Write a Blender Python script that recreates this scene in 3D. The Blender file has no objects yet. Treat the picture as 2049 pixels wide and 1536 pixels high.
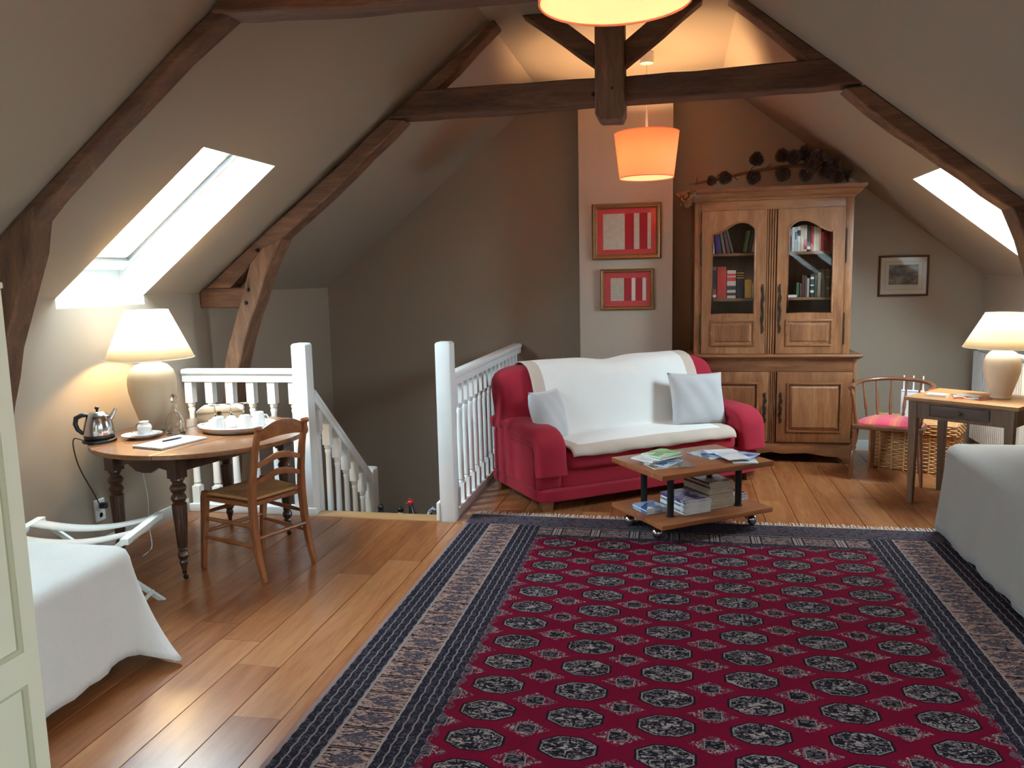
import bpy, bmesh, math, random
from mathutils import Vector, Matrix
random.seed(7)
R = math.radians
SC = bpy.context.scene
COL = SC.collection

# ------------------------------------------------------------------ camera
def make_camera():
    yaw, pitch, roll = R(11.648), R(7.574), R(-1.243)
    fw = Vector((-math.sin(yaw)*math.cos(pitch), math.cos(yaw)*math.cos(pitch), -math.sin(pitch)))
    rt = Vector((math.cos(yaw), math.sin(yaw), 0)); up = rt.cross(fw)
    rt2 = rt*math.cos(roll) + up*math.sin(roll); up2 = rt2.cross(fw)
    m = Matrix((( rt2.x, up2.x, -fw.x, 0), (rt2.y, up2.y, -fw.y, 0), (rt2.z, up2.z, -fw.z, 1.6), (0, 0, 0, 1)))
    cd = bpy.data.cameras.new('camera'); co = bpy.data.objects.new('camera', cd); COL.objects.link(co)
    co.matrix_world = m; cd.sensor_width = 36; cd.lens = 1600*36/2049; cd.clip_start = .02
    SC.camera = co
make_camera()

# ------------------------------------------------------------------ sky and exposure
EXPOSURE = .88
SKY_STRENGTH = 33.0
SKY_COLOR = (.68, .89, 1.0)
SHADE_LAMP_W = 15.0      # table lamps
PENDANT_W = 52.0
wd = bpy.data.worlds.new('overcast_sky'); SC.world = wd; wd.use_nodes = True
bgn = wd.node_tree.nodes['Background']; bgn.inputs[0].default_value = (*SKY_COLOR, 1); bgn.inputs[1].default_value = SKY_STRENGTH
SC.view_settings.view_transform = 'Standard'; SC.view_settings.look = 'None'
SC.view_settings.gamma = 1; SC.view_settings.use_curve_mapping = False
SC.view_settings.exposure = EXPOSURE
SC.cycles.max_bounces = 8; SC.cycles.diffuse_bounces = 4; SC.cycles.transparent_max_bounces = 16
SC.cycles.sample_clamp_indirect = 6; SC.cycles.use_denoising = True
SC.cycles.caustics_refractive = False; SC.cycles.caustics_reflective = False

# room: ridge along Y, x = left/right, camera at (0,0,1.6)
XC, HW, KZ, SL, ZC = -.42, 2.98, 1.54, .785, 3.26
XL, XR, YB, YF = XC-HW, XC+HW, 7.5, -3.0
TH = .24
SN = math.hypot(SL, 1)
CEIL_HALF = HW-(ZC-KZ)/SL

def portal(side, y0, y1, z0, z1):
    """daylight portal lying in a skylight opening"""
    xa = side*(HW-(z0-KZ)/SL)+XC; xb = side*(HW-(z1-KZ)/SL)+XC
    n = Vector((side*SL, 0, 1)).normalized()
    c0 = Vector(((xa+xb)/2, (y0+y1)/2, (z0+z1)/2)) + n*(TH+.06)
    l = bpy.data.lights.new('daylight_portal', 'AREA'); l.shape = 'RECTANGLE'
    l.size = math.hypot(xb-xa, z1-z0)+.1; l.size_y = y1-y0+.1
    l.cycles.is_portal = True
    o = bpy.data.objects.new('daylight_portal', l); COL.objects.link(o)
    t = Vector((xb-xa, 0, z1-z0)).normalized()
    zax = n; yax = zax.cross(t)
    o.matrix_world = Matrix(((t.x, yax.x, zax.x, c0.x), (t.y, yax.y, zax.y, c0.y), (t.z, yax.z, zax.z, c0.z), (0, 0, 0, 1)))
    return o
SKYLIGHTS = [(-1, 3.90, 4.66, 1.5, 2.31), (1, 5.63, 6.36, 1.5, 2.24), (-1, .55, 1.30, 1.5, 2.31), (1, .55, 1.30, 1.5, 2.31), (1, -1.9, -1.15, 1.5, 2.31), (-1, -1.9, -1.15, 1.5, 2.31)]
for s in SKYLIGHTS: portal(*s)

# ------------------------------------------------------------------ object helpers
def tag(o, label=None, cat=None, group=None, kind=None):
    if label: o['label'] = label
    if cat: o['category'] = cat
    if group: o['group'] = group
    if kind: o['kind'] = kind
    return o
def thing(name, label, cat, loc=(0, 0, 0), rz=0, group=None):
    o = bpy.data.objects.new(name, None); COL.objects.link(o); o.empty_display_size = .05
    o.location = loc; o.rotation_euler = (0, 0, rz)
    return tag(o, label, cat, group)
def copy_tree(o, parent=None):
    c = o.copy(); COL.objects.link(c); c.parent = parent
    for ch in list(o.children): copy_tree(ch, c)
    return c

class MB:
    """mesh collector"""
    def __init__(s): s.bm = bmesh.new(); s.M = Matrix.Identity(4)
    def v(s, p): return s.bm.verts.new(s.M @ Vector(p))
    def f(s, vs, mi=0):
        try:
            f = s.bm.faces.new(vs); f.material_index = mi; return f
        except ValueError: return None
    def box(s, x0, x1, y0, y1, z0, z1, mi=0):
        a = [s.v((x, y, z)) for z in (z0, z1) for y in (y0, y1) for x in (x0, x1)]
        for q in ((0, 2, 3, 1), (4, 5, 7, 6), (0, 1, 5, 4), (2, 6, 7, 3), (0, 4, 6, 2), (1, 3, 7, 5)):
            s.f([a[i] for i in q], mi)
        return s
    def prism(s, pts, axis, a, b, mi=0):
        """outline pts (2d) extruded along axis from a to b; axis 'y': pts are (x,z); 'x': (y,z); 'z': (x,y)"""
        def P(p, t): return {'y': (p[0], t, p[1]), 'x': (t, p[0], p[1]), 'z': (p[0], p[1], t)}[axis]
        A = [s.v(P(p, a)) for p in pts]; B = [s.v(P(p, b)) for p in pts]
        s.f(A, mi); s.f(B[::-1], mi); n = len(pts)
        for i in range(n): s.f([A[i], B[i], B[(i+1) % n], A[(i+1) % n]], mi)
        return s
    def prism_hole(s, outer, hole, axis, a, b, mi=0):
        def P(p, t): return {'y': (p[0], t, p[1]), 'x': (t, p[0], p[1]), 'z': (p[0], p[1], t)}[axis]
        for t in (a, b):
            vo = [s.v(P(p, t)) for p in outer]; vh = [s.v(P(p, t)) for p in hole]
            es = [s.bm.edges.new((vo[i], vo[(i+1) % len(vo)])) for i in range(len(vo))]
            es += [s.bm.edges.new((vh[i], vh[(i+1) % len(vh)])) for i in range(len(vh))]
            bmesh.ops.triangle_fill(s.bm, use_beauty=True, use_dissolve=False, edges=es)
            if t == a: vo0, vh0 = vo, vh
        for A, B in ((vo0, vo), (vh0, vh)):
            for i in range(len(A)): s.f([A[i], B[i], B[(i+1) % len(A)], A[(i+1) % len(A)]], mi)
        return s
    def lathe(s, prof, seg=24, c=(0, 0, 0), mi=0, cap=True, rib=None):
        """prof: (r,z) from bottom to top"""
        rows = []
        for r, z in prof:
            row = []
            for k in range(seg):
                a = 2*math.pi*k/seg; rr = r*(1+(rib(k, z) if rib else 0))
                row.append(s.v((c[0]+rr*math.cos(a), c[1]+rr*math.sin(a), c[2]+z)))
            rows.append(row)
        for i in range(len(rows)-1):
            for k in range(seg): s.f([rows[i][k], rows[i][(k+1) % seg], rows[i+1][(k+1) % seg], rows[i+1][k]], mi)
        if cap: s.f(rows[0][::-1], mi); s.f(rows[-1], mi)
        return s
    def tube(s, pts, r, seg=8, mi=0, closed=False, flat=1.0):
        pts = [Vector(p) for p in pts]; n = len(pts); rows = []; up = None
        rs = r if isinstance(r, (list, tuple)) else [r]*n
        for i, p in enumerate(pts):
            if closed: d = pts[(i+1) % n]-pts[i-1]
            else: d = pts[min(i+1, n-1)]-pts[max(i-1, 0)]
            d.normalize()
            if up is None:
                up = Vector((0, 0, 1)) if abs(d.z) < .9 else Vector((1, 0, 0))
            a = d.cross(up)
            if a.length < 1e-5: a = d.orthogonal()
            a.normalize(); b = a.cross(d).normalized(); up = b
            rows.append([s.v(p+a*math.cos(2*math.pi*k/seg)*rs[i]+b*math.sin(2*math.pi*k/seg)*rs[i]*flat) for k in range(seg)])
        for i in range(n if closed else n-1):
            A, B = rows[i], rows[(i+1) % n]
            for k in range(seg): s.f([A[k], A[(k+1) % seg], B[(k+1) % seg], B[k]], mi)
        if not closed: s.f(rows[0][::-1], mi); s.f(rows[-1], mi)
        return s
    def sweep(s, sect, frames, mi=0, cap=True):
        """sect: list of (a,b); frames: list of (origin, A axis, B axis)"""
        rows = [[s.v(Vector(o)+Vector(A)*p[0]+Vector(B)*p[1]) for p in sect] for o, A, B in frames]
        n = len(sect)
        for i in range(len(rows)-1):
            for k in range(n): s.f([rows[i][k], rows[i][(k+1) % n], rows[i+1][(k+1) % n], rows[i+1][k]], mi)
        if cap: s.f(rows[0][::-1], mi); s.f(rows[-1], mi)
        return s
    def soft(s, x0, x1, y0, y1, z0, z1, p=6, n=8, fn=None, mi=0):
        """soft box: p-norm rounded cube"""
        cx, cy, cz = (x0+x1)/2, (y0+y1)/2, (z0+z1)/2; hx, hy, hz = (x1-x0)/2, (y1-y0)/2, (z1-z0)/2
        cache = {}
        def V(a, b, c):
            k = (a, b, c)
            if k not in cache:
                q = Vector((2*a/n-1, 2*b/n-1, 2*c/n-1))
                m = (abs(q.x)**p+abs(q.y)**p+abs(q.z)**p)**(1/p)
                q = q/m
                w = Vector((cx+q.x*hx, cy+q.y*hy, cz+q.z*hz))
                if fn: w = Vector(fn(w, q))
                cache[k] = s.v(w)
            return cache[k]
        for i in range(n):
            for j in range(n):
                s.f([V(i, j, 0), V(i, j+1, 0), V(i+1, j+1, 0), V(i+1, j, 0)], mi)
                s.f([V(i, j, n), V(i+1, j, n), V(i+1, j+1, n), V(i, j+1, n)], mi)
                s.f([V(i, 0, j), V(i+1, 0, j), V(i+1, 0, j+1), V(i, 0, j+1)], mi)
                s.f([V(i, n, j), V(i, n, j+1), V(i+1, n, j+1), V(i+1, n, j)], mi)
                s.f([V(0, i, j), V(0, i, j+1), V(0, i+1, j+1), V(0, i+1, j)], mi)
                s.f([V(n, i, j), V(n, i+1, j), V(n, i+1, j+1), V(n, i, j+1)], mi)
        return s
    def grid(s, fn, nu, nv, mi=0, thick=0, closed_u=False):
        """fn(u,v)->point; optional thickness via normals"""
        g = [[s.v(fn(i/nu, j/nv)) for j in range(nv+1)] for i in range(nu+1)]
        for i in range(nu):
            for j in range(nv): s.f([g[i][j], g[i+1][j], g[i+1][j+1], g[i][j+1]], mi)
        return s
    def mesh(s, name, mats, smooth=40, bevel=0, bseg=2, bang=30):
        bm = s.bm
        bmesh.ops.remove_doubles(bm, verts=bm.verts, dist=1e-5)
        bmesh.ops.recalc_face_normals(bm, faces=bm.faces)
        if bevel:
            es = [e for e in bm.edges if len(e.link_faces) == 2 and e.calc_face_angle(0) > R(bang)]
            bmesh.ops.bevel(bm, geom=es, offset=bevel, segments=bseg, profile=.6, affect='EDGES', clamp_overlap=True)
        me = bpy.data.meshes.new(name); bm.to_mesh(me); bm.free()
        for m in (mats if isinstance(mats, (list, tuple)) else [mats]): me.materials.append(m)
        if smooth:
            me.polygons.foreach_set('use_smooth', [True]*len(me.polygons))
            if smooth < 180: me.set_sharp_from_angle(angle=R(smooth))
        return me
    def build(s, name, mats, parent=None, smooth=40, bevel=0, bseg=2, bang=30, thick=0, subsurf=0, loc=None, rot=None):
        o = bpy.data.objects.new(name, s.mesh(name, mats, smooth, bevel, bseg, bang)); COL.objects.link(o)
        if parent: o.parent = parent
        if loc: o.location = loc
        if rot: o.rotation_euler = rot
        if thick:
            m = o.modifiers.new('thickness', 'SOLIDIFY'); m.thickness = thick; m.offset = 0
        if subsurf:
            m = o.modifiers.new('smooth', 'SUBSURF'); m.levels = subsurf; m.render_levels = subsurf
        return o
def inst(o, name, parent, loc=None, rot=None, scale=None):
    """another object sharing o's mesh"""
    c = bpy.data.objects.new(name, o.data); COL.objects.link(c); c.parent = parent
    if loc is not None: c.location = loc
    if rot is not None: c.rotation_euler = rot
    if scale is not None: c.scale = scale
    return c
def structure(o): o['kind'] = 'structure'; return o

# ------------------------------------------------------------------ materials
class X:
    """tiny expression wrapper for shader maths"""
    nt = None
    def __init__(s, k): s.k = k
    @staticmethod
    def op(o, *a):
        n = X.nt.nodes.new('ShaderNodeMath'); n.operation = o
        for i, q in enumerate(a):
            if isinstance(q, X): X.nt.links.new(q.k, n.inputs[i])
            else: n.inputs[i].default_value = q
        return X(n.outputs[0])
    def __add__(s, o): return X.op('ADD', s, o)
    __radd__ = __add__
    def __sub__(s, o): return X.op('SUBTRACT', s, o)
    def __rsub__(s, o): return X.op('SUBTRACT', o, s)
    def __mul__(s, o): return X.op('MULTIPLY', s, o)
    __rmul__ = __mul__
    def __truediv__(s, o): return X.op('DIVIDE', s, o)
    def abs(s): return X.op('ABSOLUTE', s)
    def lt(s, o): return X.op('LESS_THAN', s, o)
    def gt(s, o): return X.op('GREATER_THAN', s, o)
    def frac(s): return X.op('FRACT', s)
    def mx(s, o): return X.op('MAXIMUM', s, o)
    def mn(s, o): return X.op('MINIMUM', s, o)
    def sin(s): return X.op('SINE', s)
    def floor(s): return X.op('FLOOR', s)
MATS = {}
def new_mat(name):
    m = bpy.data.materials.new(name); m.use_nodes = True; MATS[name] = m
    nt = m.node_tree; b = nt.nodes['Principled BSDF']
    return m, nt, b
def coords(nt, scale=(1, 1, 1), kind='Object', rot=(0, 0, 0)):
    t = nt.nodes.new('ShaderNodeTexCoord'); mp = nt.nodes.new('ShaderNodeMapping')
    mp.inputs['Scale'].default_value = scale; mp.inputs['Rotation'].default_value = rot
    nt.links.new(t.outputs[kind], mp.inputs[0]); return mp.outputs[0]
def noise(nt, vec, scale, detail=3, rough=.5, dist=0):
    n = nt.nodes.new('ShaderNodeTexNoise'); n.inputs['Scale'].default_value = scale; n.inputs['Detail'].default_value = detail
    n.inputs['Roughness'].default_value = rough; n.inputs['Distortion'].default_value = dist
    nt.links.new(vec, n.inputs['Vector']); return n
def ramp(nt, fac, stops):
    r = nt.nodes.new('ShaderNodeValToRGB'); e = r.color_ramp.elements
    while len(e) < len(stops): e.new(.5)
    for k, (p, c) in enumerate(stops): e[k].position = p; e[k].color = (*c, 1)
    nt.links.new(fac, r.inputs[0]); return r.outputs[0]
def mixc(nt, fac, a, b, mode='MIX'):
    n = nt.nodes.new('ShaderNodeMix'); n.data_type = 'RGBA'; n.blend_type = mode
    for sock, q in ((n.inputs[0], fac), (n.inputs[6], a), (n.inputs[7], b)):
        if isinstance(q, X): q = q.k
        if isinstance(q, (int, float)): sock.default_value = q
        elif isinstance(q, (tuple, list)): sock.default_value = (*q, 1)
        else: nt.links.new(q, sock)
    return n.outputs[2]
def bump(nt, b, h, strength=.2, dist=.01):
    n = nt.nodes.new('ShaderNodeBump'); n.inputs['Strength'].default_value = strength; n.inputs['Distance'].default_value = dist
    if isinstance(h, X): h = h.k
    nt.links.new(h, n.inputs['Height']); nt.links.new(n.outputs[0], b.inputs['Normal'])
def plain(name, col, rough=.5, metal=0, coat=0, bumpscale=0, bstr=.1, spec=.5, var=0, vscale=6):
    m, nt, b = new_mat(name)
    b.inputs['Base Color'].default_value = (*col, 1); b.inputs['Roughness'].default_value = rough
    b.inputs['Metallic'].default_value = metal; b.inputs['Coat Weight'].default_value = coat
    b.inputs['Specular IOR Level'].default_value = spec
    v = coords(nt)
    if var:
        n = noise(nt, v, vscale, 4)
        c = mixc(nt, n.outputs[0], tuple(x*(1-var) for x in col), tuple(min(1, x*(1+var)) for x in col))
        nt.links.new(c, b.inputs['Base Color'])
    if bumpscale: bump(nt, b, noise(nt, v, bumpscale, 3).outputs[0], bstr, .004)
    return m
def wood(name, dark, mid, light, axis='X', scale=5, rough=.45, coat=0, rnd=.25, bstr=.12, knots=True, stretch=9, spec=.5):
    """grain runs along axis in object space; tone varies from object to object"""
    m, nt, b = new_mat(name)
    sc = {'X': (1, stretch, stretch), 'Y': (stretch, 1, stretch), 'Z': (stretch, stretch, 1)}[axis]
    oi = nt.nodes.new('ShaderNodeObjectInfo')
    v0 = coords(nt, sc)
    off = nt.nodes.new('ShaderNodeVectorMath'); off.operation = 'ADD'
    sep = nt.nodes.new('ShaderNodeVectorMath'); sep.operation = 'SCALE'; sep.inputs[0].default_value = (37, 53, 71)
    nt.links.new(oi.outputs['Random'], sep.inputs['Scale']); nt.links.new(v0, off.inputs[0]); nt.links.new(sep.outputs[0], off.inputs[1])
    v = off.outputs[0]
    n1 = noise(nt, v, scale*.35, 4, .6, .8); n2 = noise(nt, v, scale*2.2, 5, .65, .3)
    X.nt = nt
    f = X(n1.outputs[0])*.62+X(n2.outputs[0])*.38
    f = f+(X(oi.outputs['Random'])-.5)*rnd
    c = ramp(nt, f.k, [(.3, dark), (.5, mid), (.68, light)])
    if knots:
        vk = nt.nodes.new('ShaderNodeTexVoronoi'); vk.inputs['Scale'].default_value = scale*.22
        nt.links.new(v, vk.inputs['Vector'])
        kf = X(vk.outputs['Distance']).lt(.07)
        kn = noise(nt, v, scale*.5, 2)
        c = mixc(nt, kf*X(kn.outputs[0])*.9, c, tuple(x*.45 for x in dark))
    nt.links.new(c, b.inputs['Base Color'])
    b.inputs['Specular IOR Level'].default_value = spec
    b.inputs['Roughness'].default_value = rough; b.inputs['Coat Weight'].default_value = coat; b.inputs['Coat Roughness'].default_value = .25
    if bstr: bump(nt, b, n2.outputs[0], bstr, .003)
    return m
def fabric(name, col, rough=.95, weave=400, bstr=.25, sheen=.3, var=.12, vscale=5, wrinkle=0):
    m, nt, b = new_mat(name)
    v = coords(nt); n = noise(nt, v, vscale, 5, .6)
    c = mixc(nt, n.outputs[0], tuple(x*(1-var) for x in col), tuple(min(1, x*(1+var)) for x in col))
    nt.links.new(c, b.inputs['Base Color']); b.inputs['Roughness'].default_value = rough
    b.inputs['Sheen Weight'].default_value = sheen; b.inputs['Specular IOR Level'].default_value = .2
    X.nt = nt
    w = noise(nt, v, weave, 2)
    h = X(w.outputs[0])
    if wrinkle: h = h*.4+X(noise(nt, coords(nt, (1, 1, .25)), wrinkle, 4, .6).outputs[0])
    bump(nt, b, h, bstr, .006 if wrinkle else .003)
    return m
def clear_pane(name, tint=(1, 1, 1), gloss=.08, rough=.02):
    """thin clear pane: lets light straight through, mirrors a little"""
    m = bpy.data.materials.new(name); m.use_nodes = True; nt = m.node_tree
    for n in list(nt.nodes):
        if n.type != 'OUTPUT_MATERIAL': nt.nodes.remove(n)
    t = nt.nodes.new('ShaderNodeBsdfTransparent'); t.inputs[0].default_value = (*tint, 1)
    g = nt.nodes.new('ShaderNodeBsdfGlossy'); g.inputs['Roughness'].default_value = rough
    ge = nt.nodes.new('ShaderNodeNewGeometry'); dt = nt.nodes.new('ShaderNodeVectorMath'); dt.operation = 'DOT_PRODUCT'
    nt.links.new(ge.outputs['Normal'], dt.inputs[0]); nt.links.new(ge.outputs['Incoming'], dt.inputs[1])
    mx = nt.nodes.new('ShaderNodeMixShader')
    X.nt = nt; f = X.op('POWER', 1-X(dt.outputs['Value']).abs(), 5.0)*.95+.05     # same from both faces of the pane
    nt.links.new(f.k, mx.inputs[0]); nt.links.new(t.outputs[0], mx.inputs[1]); nt.links.new(g.outputs[0], mx.inputs[2])
    nt.links.new(mx.outputs[0], nt.nodes['Material Output'].inputs[0]); return m
def glass(name):
    m, nt, b = new_mat(name)
    b.inputs['Transmission Weight'].default_value = 1; b.inputs['Roughness'].default_value = .02; b.inputs['IOR'].default_value = 1.45
    b.inputs['Base Color'].default_value = (.97, .98, .98, 1); return m
def shade_mat(name, col, trans=.6):
    """lampshade cloth: part diffuse, part translucent"""
    m = bpy.data.materials.new(name); m.use_nodes = True; nt = m.node_tree
    for n in list(nt.nodes):
        if n.type != 'OUTPUT_MATERIAL': nt.nodes.remove(n)
    d = nt.nodes.new('ShaderNodeBsdfDiffuse'); t = nt.nodes.new('ShaderNodeBsdfTranslucent'); mx = nt.nodes.new('ShaderNodeMixShader')
    v = coords(nt, (1, 1, 1)); n = noise(nt, v, 220, 3)
    c = mixc(nt, n.outputs[0], tuple(x*.93 for x in col), col)
    for q in (d, t): nt.links.new(c, q.inputs[0])
    mx.inputs[0].default_value = trans
    nt.links.new(d.outputs[0], mx.inputs[1]); nt.links.new(t.outputs[0], mx.inputs[2]); nt.links.new(mx.outputs[0], nt.nodes['Material Output'].inputs[0])
    return m
def bulb_mat(name, col, strength):
    m, nt, b = new_mat(name)
    b.inputs['Emission Color'].default_value = (*col, 1); b.inputs['Emission Strength'].default_value = strength
    return m

M_WALL = plain('greige_paint', (.333, .267, .209), .9, bumpscale=260, bstr=.05, spec=.2)
M_CHIM = plain('pale_beige_paint', (.49, .41, .34), .9, bumpscale=260, bstr=.05, spec=.2)
M_SHADELINE = plain('grey_shade_line', (.16, .17, .18), .6)  # grey for the painted shading lines of the white skylight frames
M_REVEAL = plain('white_reveal_paint', (.80, .80, .78), .8, spec=.2)
M_WHITE = plain('white_gloss_paint', (.86, .88, .87), .35, bumpscale=60, bstr=.04, var=.04)
M_SKIRT = plain('grey_skirting_paint', (.50, .49, .45), .5)
M_LOWER = plain('stairwell_paint', (.30, .24, .19), .9, bumpscale=200, bstr=.05, spec=.2)
M_BEAM = wood('old_oak_beam', (.045, .018, .009), (.115, .049, .024), (.21, .097, .05), 'X', 5, .75, 0, .12, .5, False, 7)
M_BEAMZ = wood('old_oak_post', (.055, .024, .013), (.14, .064, .032), (.24, .118, .063), 'Z', 5, .75, 0, .12, .5, False, 7)
M_PLANK = wood('oak_floor_plank', (.21, .068, .023), (.30, .110, .039), (.37, .158, .062), 'Y', 2.6, .27, 0, .24, .05, True, 9, .4)
M_SUB = plain('dark_gap', (.05, .025, .012), .9)
M_NOSE = wood('pale_oak_nosing', (.32, .165, .066), (.42, .225, .095), (.50, .29, .13), 'X', 4, .4, .1, .1, .05, False)
M_PINE = wood('aged_pine', (.115, .041, .015), (.235, .094, .036), (.36, .168, .072), 'Z', 3.2, .42, .12, .14, .12, True, 7)
M_PINEX = wood('aged_pine_rail', (.11, .039, .014), (.225, .088, .034), (.34, .155, .066), 'X', 3.2, .42, .12, .14, .12, True, 7)
M_PINEIN = wood('cabinet_inside', (.10, .045, .018), (.16, .075, .032), (.21, .105, .05), 'Z', 3, .7, 0, .1, .05, False)
M_MAHOG = wood('dark_walnut', (.028, .012, .007), (.055, .024, .013), (.095, .042, .022), 'Z', 6, .3, .3, .1, .06, False)
M_TTOP = wood('walnut_top', (.13, .05, .02), (.22, .095, .042), (.31, .15, .07), 'X', 3.5, .22, .4, .1, .04, False)
M_CHERRY = wood('cherry_chair', (.16, .050, .016), (.28, .095, .031), (.38, .145, .052), 'Z', 5, .32, .3, .08, .05, False)
M_CHERRYX = wood('cherry_rail', (.16, .050, .016), (.28, .095, .031), (.38, .145, .052), 'Y', 5, .32, .3, .08, .05, False)
M_ARMCH = wood('brown_beech', (.10, .034, .014), (.175, .065, .027), (.25, .105, .045), 'Z', 5, .3, .35, .08, .05, False)
M_DESK = wood('weathered_oak_table', (.075, .04, .022), (.13, .072, .041), (.20, .115, .065), 'Z', 5, .6, 0, .1, .2, False)
M_DESKTOP = wood('oak_table_top', (.20, .09, .03), (.33, .165, .06), (.43, .235, .095), 'X', 4, .5, .05, .1, .15, False)
M_DRAWER = wood('greyed_drawer_front', (.06, .036, .028), (.095, .06, .05), (.14, .095, .078), 'X', 5, .6, 0, .1, .2, False)
M_TEAK = wood('reddish_teak', (.17, .05, .016), (.285, .095, .032), (.37, .14, .05), 'X', 4, .38, .15, .1, .06, True, 8)
M_RED = fabric('crimson_suede', (.355, .017, .038), .85, 350, .15, .08, .18, 4)
M_THROW = fabric('cream_throw', (.86, .85, .82), .95, 300, .2, .2, .04)
M_THROWB = fabric('beige_throw_border', (.60, .50, .42), .95, 300, .2, .2, .05)
M_PILLOW = fabric('pale_grey_linen', (.56, .56, .57), .95, 500, .3, .2, .05)
M_BED = fabric('pale_crinkled_cotton', (.74, .72, .68), .95, 500, 1.0, .2, .05, 5, 60)
M_BEDR = fabric('grey_beige_cotton', (.31, .288, .263), .95, 500, .7, .2, .05, 5, 80)
M_SHEET = fabric('white_sheet', (.7, .7, .68), .95)
M_BLACK = plain('black_plastic', (.012, .012, .014), .35)
M_BLKMET = plain('black_metal', (.015, .015, .017), .4, .3)
M_CHROME = plain('chrome', (.75, .76, .78), .12, 1)
M_STEEL = plain('polished_steel', (.62, .63, .65), .16, 1)
M_BRASS = plain('brass', (.75, .50, .16), .25, 1)
M_IRON = plain('dark_iron', (.045, .03, .022), .5, .7)
M_CER = plain('matt_cream_ceramic', (.60, .50, .36), .55, var=.06)
M_CERR = plain('pale_ceramic', (.70, .58, .44), .5, var=.05)
M_CHINA = plain('white_china', (.82, .83, .84), .15, coat=.3)
M_TRAY = plain('white_enamel', (.80, .82, .82), .25)
M_BOX = plain('cream_painted_box', (.70, .62, .46), .5)
M_CREAM = plain('cream_cupboard_paint', (.76, .74, .56), .45, bumpscale=40, bstr=.05)
M_CREAMSHADE = plain('cream_moulding_shade', (.52, .51, .36), .45)  # cream darkened to paint in the shadow line round the panel recess
M_PAPER = plain('white_paper', (.80, .80, .78), .8)
M_PAGES = plain('yellowed_pages', (.58, .50, .38), .9, bumpscale=300, bstr=.2)
M_GLASS = glass('clear_glass')
M_PANE = clear_pane('window_pane')
M_CPANE = clear_pane('cabinet_pane', (.92, .90, .88))
M_SHADE = shade_mat('ivory_lampshade', (.97, .94, .86), .72)
M_SHADER = shade_mat('coral_lampshade', (.97, .54, .39), .62)
M_DIFF = shade_mat('white_diffuser', (.95, .93, .88), .7)
M_BULB = bulb_mat('lit_bulb', (1, .70, .36), 60)
M_RADI = plain('white_radiator', (.74, .74, .72), .4)
M_WICKER = plain('wicker', (.50, .26, .10), .6, bumpscale=120, bstr=.4, var=.35, vscale=30)
M_RUSH = plain('rush_seat', (.46, .225, .085), .7, bumpscale=140, bstr=.5, var=.3, vscale=40)
M_CONE = plain('pine_cone_scale', (.055, .026, .015), .6, var=.4, vscale=40)
M_TWIG = plain('twig_bark', (.15, .075, .035), .85, bumpscale=60, bstr=.6, var=.3, vscale=20)
M_GOLD = plain('bronzed_gold_frame', (.24, .125, .045), .4, .5, var=.3, vscale=40)
M_DKFRAME = plain('dark_mahogany_frame', (.085, .028, .016), .35)
M_MATRED = plain('red_mount', (.62, .06, .07), .8)
M_STRIP = plain('crimson_strip', (.42, .010, .025), .85)
M_CARD = plain('printed_paper', (.66, .62, .54), .85, var=.18, vscale=30)
M_WEB = fabric('canvas_strap', (.50, .47, .43), .95)
M_LUG = plain('whitewashed_wood', (.66, .69, .64), .5, var=.06)
M_LEAD = plain('white_flex', (.66, .68, .64), .5)
M_UNDERSHADE = plain('underside_shade_black', (.01, .008, .007), .9)  # near-black colour standing in for the shade under the cabinet

# ================================================================== the room
def slope_point(side, y, z, t):
    x = XC+side*(HW-(z-KZ)/SL)
    return (x+side*SL/SN*t, y, z+t/SN)
def build_slope(side, name):
    holes = [(a, b, z1) for (s, a, b, z0, z1) in SKYLIGHTS if s == side]
    ys = sorted({YF-.3, YB+.3, *[h[0] for h in holes], *[h[1] for h in holes]})
    z_lo = KZ-.15
    zs = sorted({z_lo, ZC+.05, *[h[2] for h in holes]})
    def hole(i, j):
        ym = (ys[i]+ys[i+1])/2; zm = (zs[j]+zs[j+1])/2
        return any(a < ym < b and zm < z1 for a, b, z1 in holes)
    m = MB()
    def q(a, b, c, d, mi): m.f([m.v(p) for p in (a, b, c, d)], mi)
    P = lambda i, j, t: slope_point(side, ys[i], zs[j], t)
    for i in range(len(ys)-1):
        for j in range(len(zs)-1):
            if hole(i, j): continue
            for t in (0, TH): q(P(i, j, t), P(i+1, j, t), P(i+1, j+1, t), P(i, j+1, t), 0)
            for di, dj, e in ((-1, 0, ((i, j), (i, j+1))), (1, 0, ((i+1, j), (i+1, j+1))), (0, -1, ((i, j), (i+1, j))), (0, 1, ((i, j+1), (i+1, j+1)))):
                a, b = i+di, j+dj
                out = not (0 <= a < len(ys)-1 and 0 <= b < len(zs)-1)
                if out or hole(a, b):
                    (p0, p1) = e
                    q(P(*p0, 0), P(*p1, 0), P(*p1, TH), P(*p0, TH), 0 if out else 1)
    return structure(m.build(name, [M_WALL, M_REVEAL], smooth=0))
build_slope(-1, 'ceiling_left'); build_slope(1, 'ceiling_right')
structure(MB().box(XC-CEIL_HALF-.3, XC+CEIL_HALF+.3, YF-.3, YB+.3, ZC, ZC+.25).build('ceiling', M_WALL, smooth=0))

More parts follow.
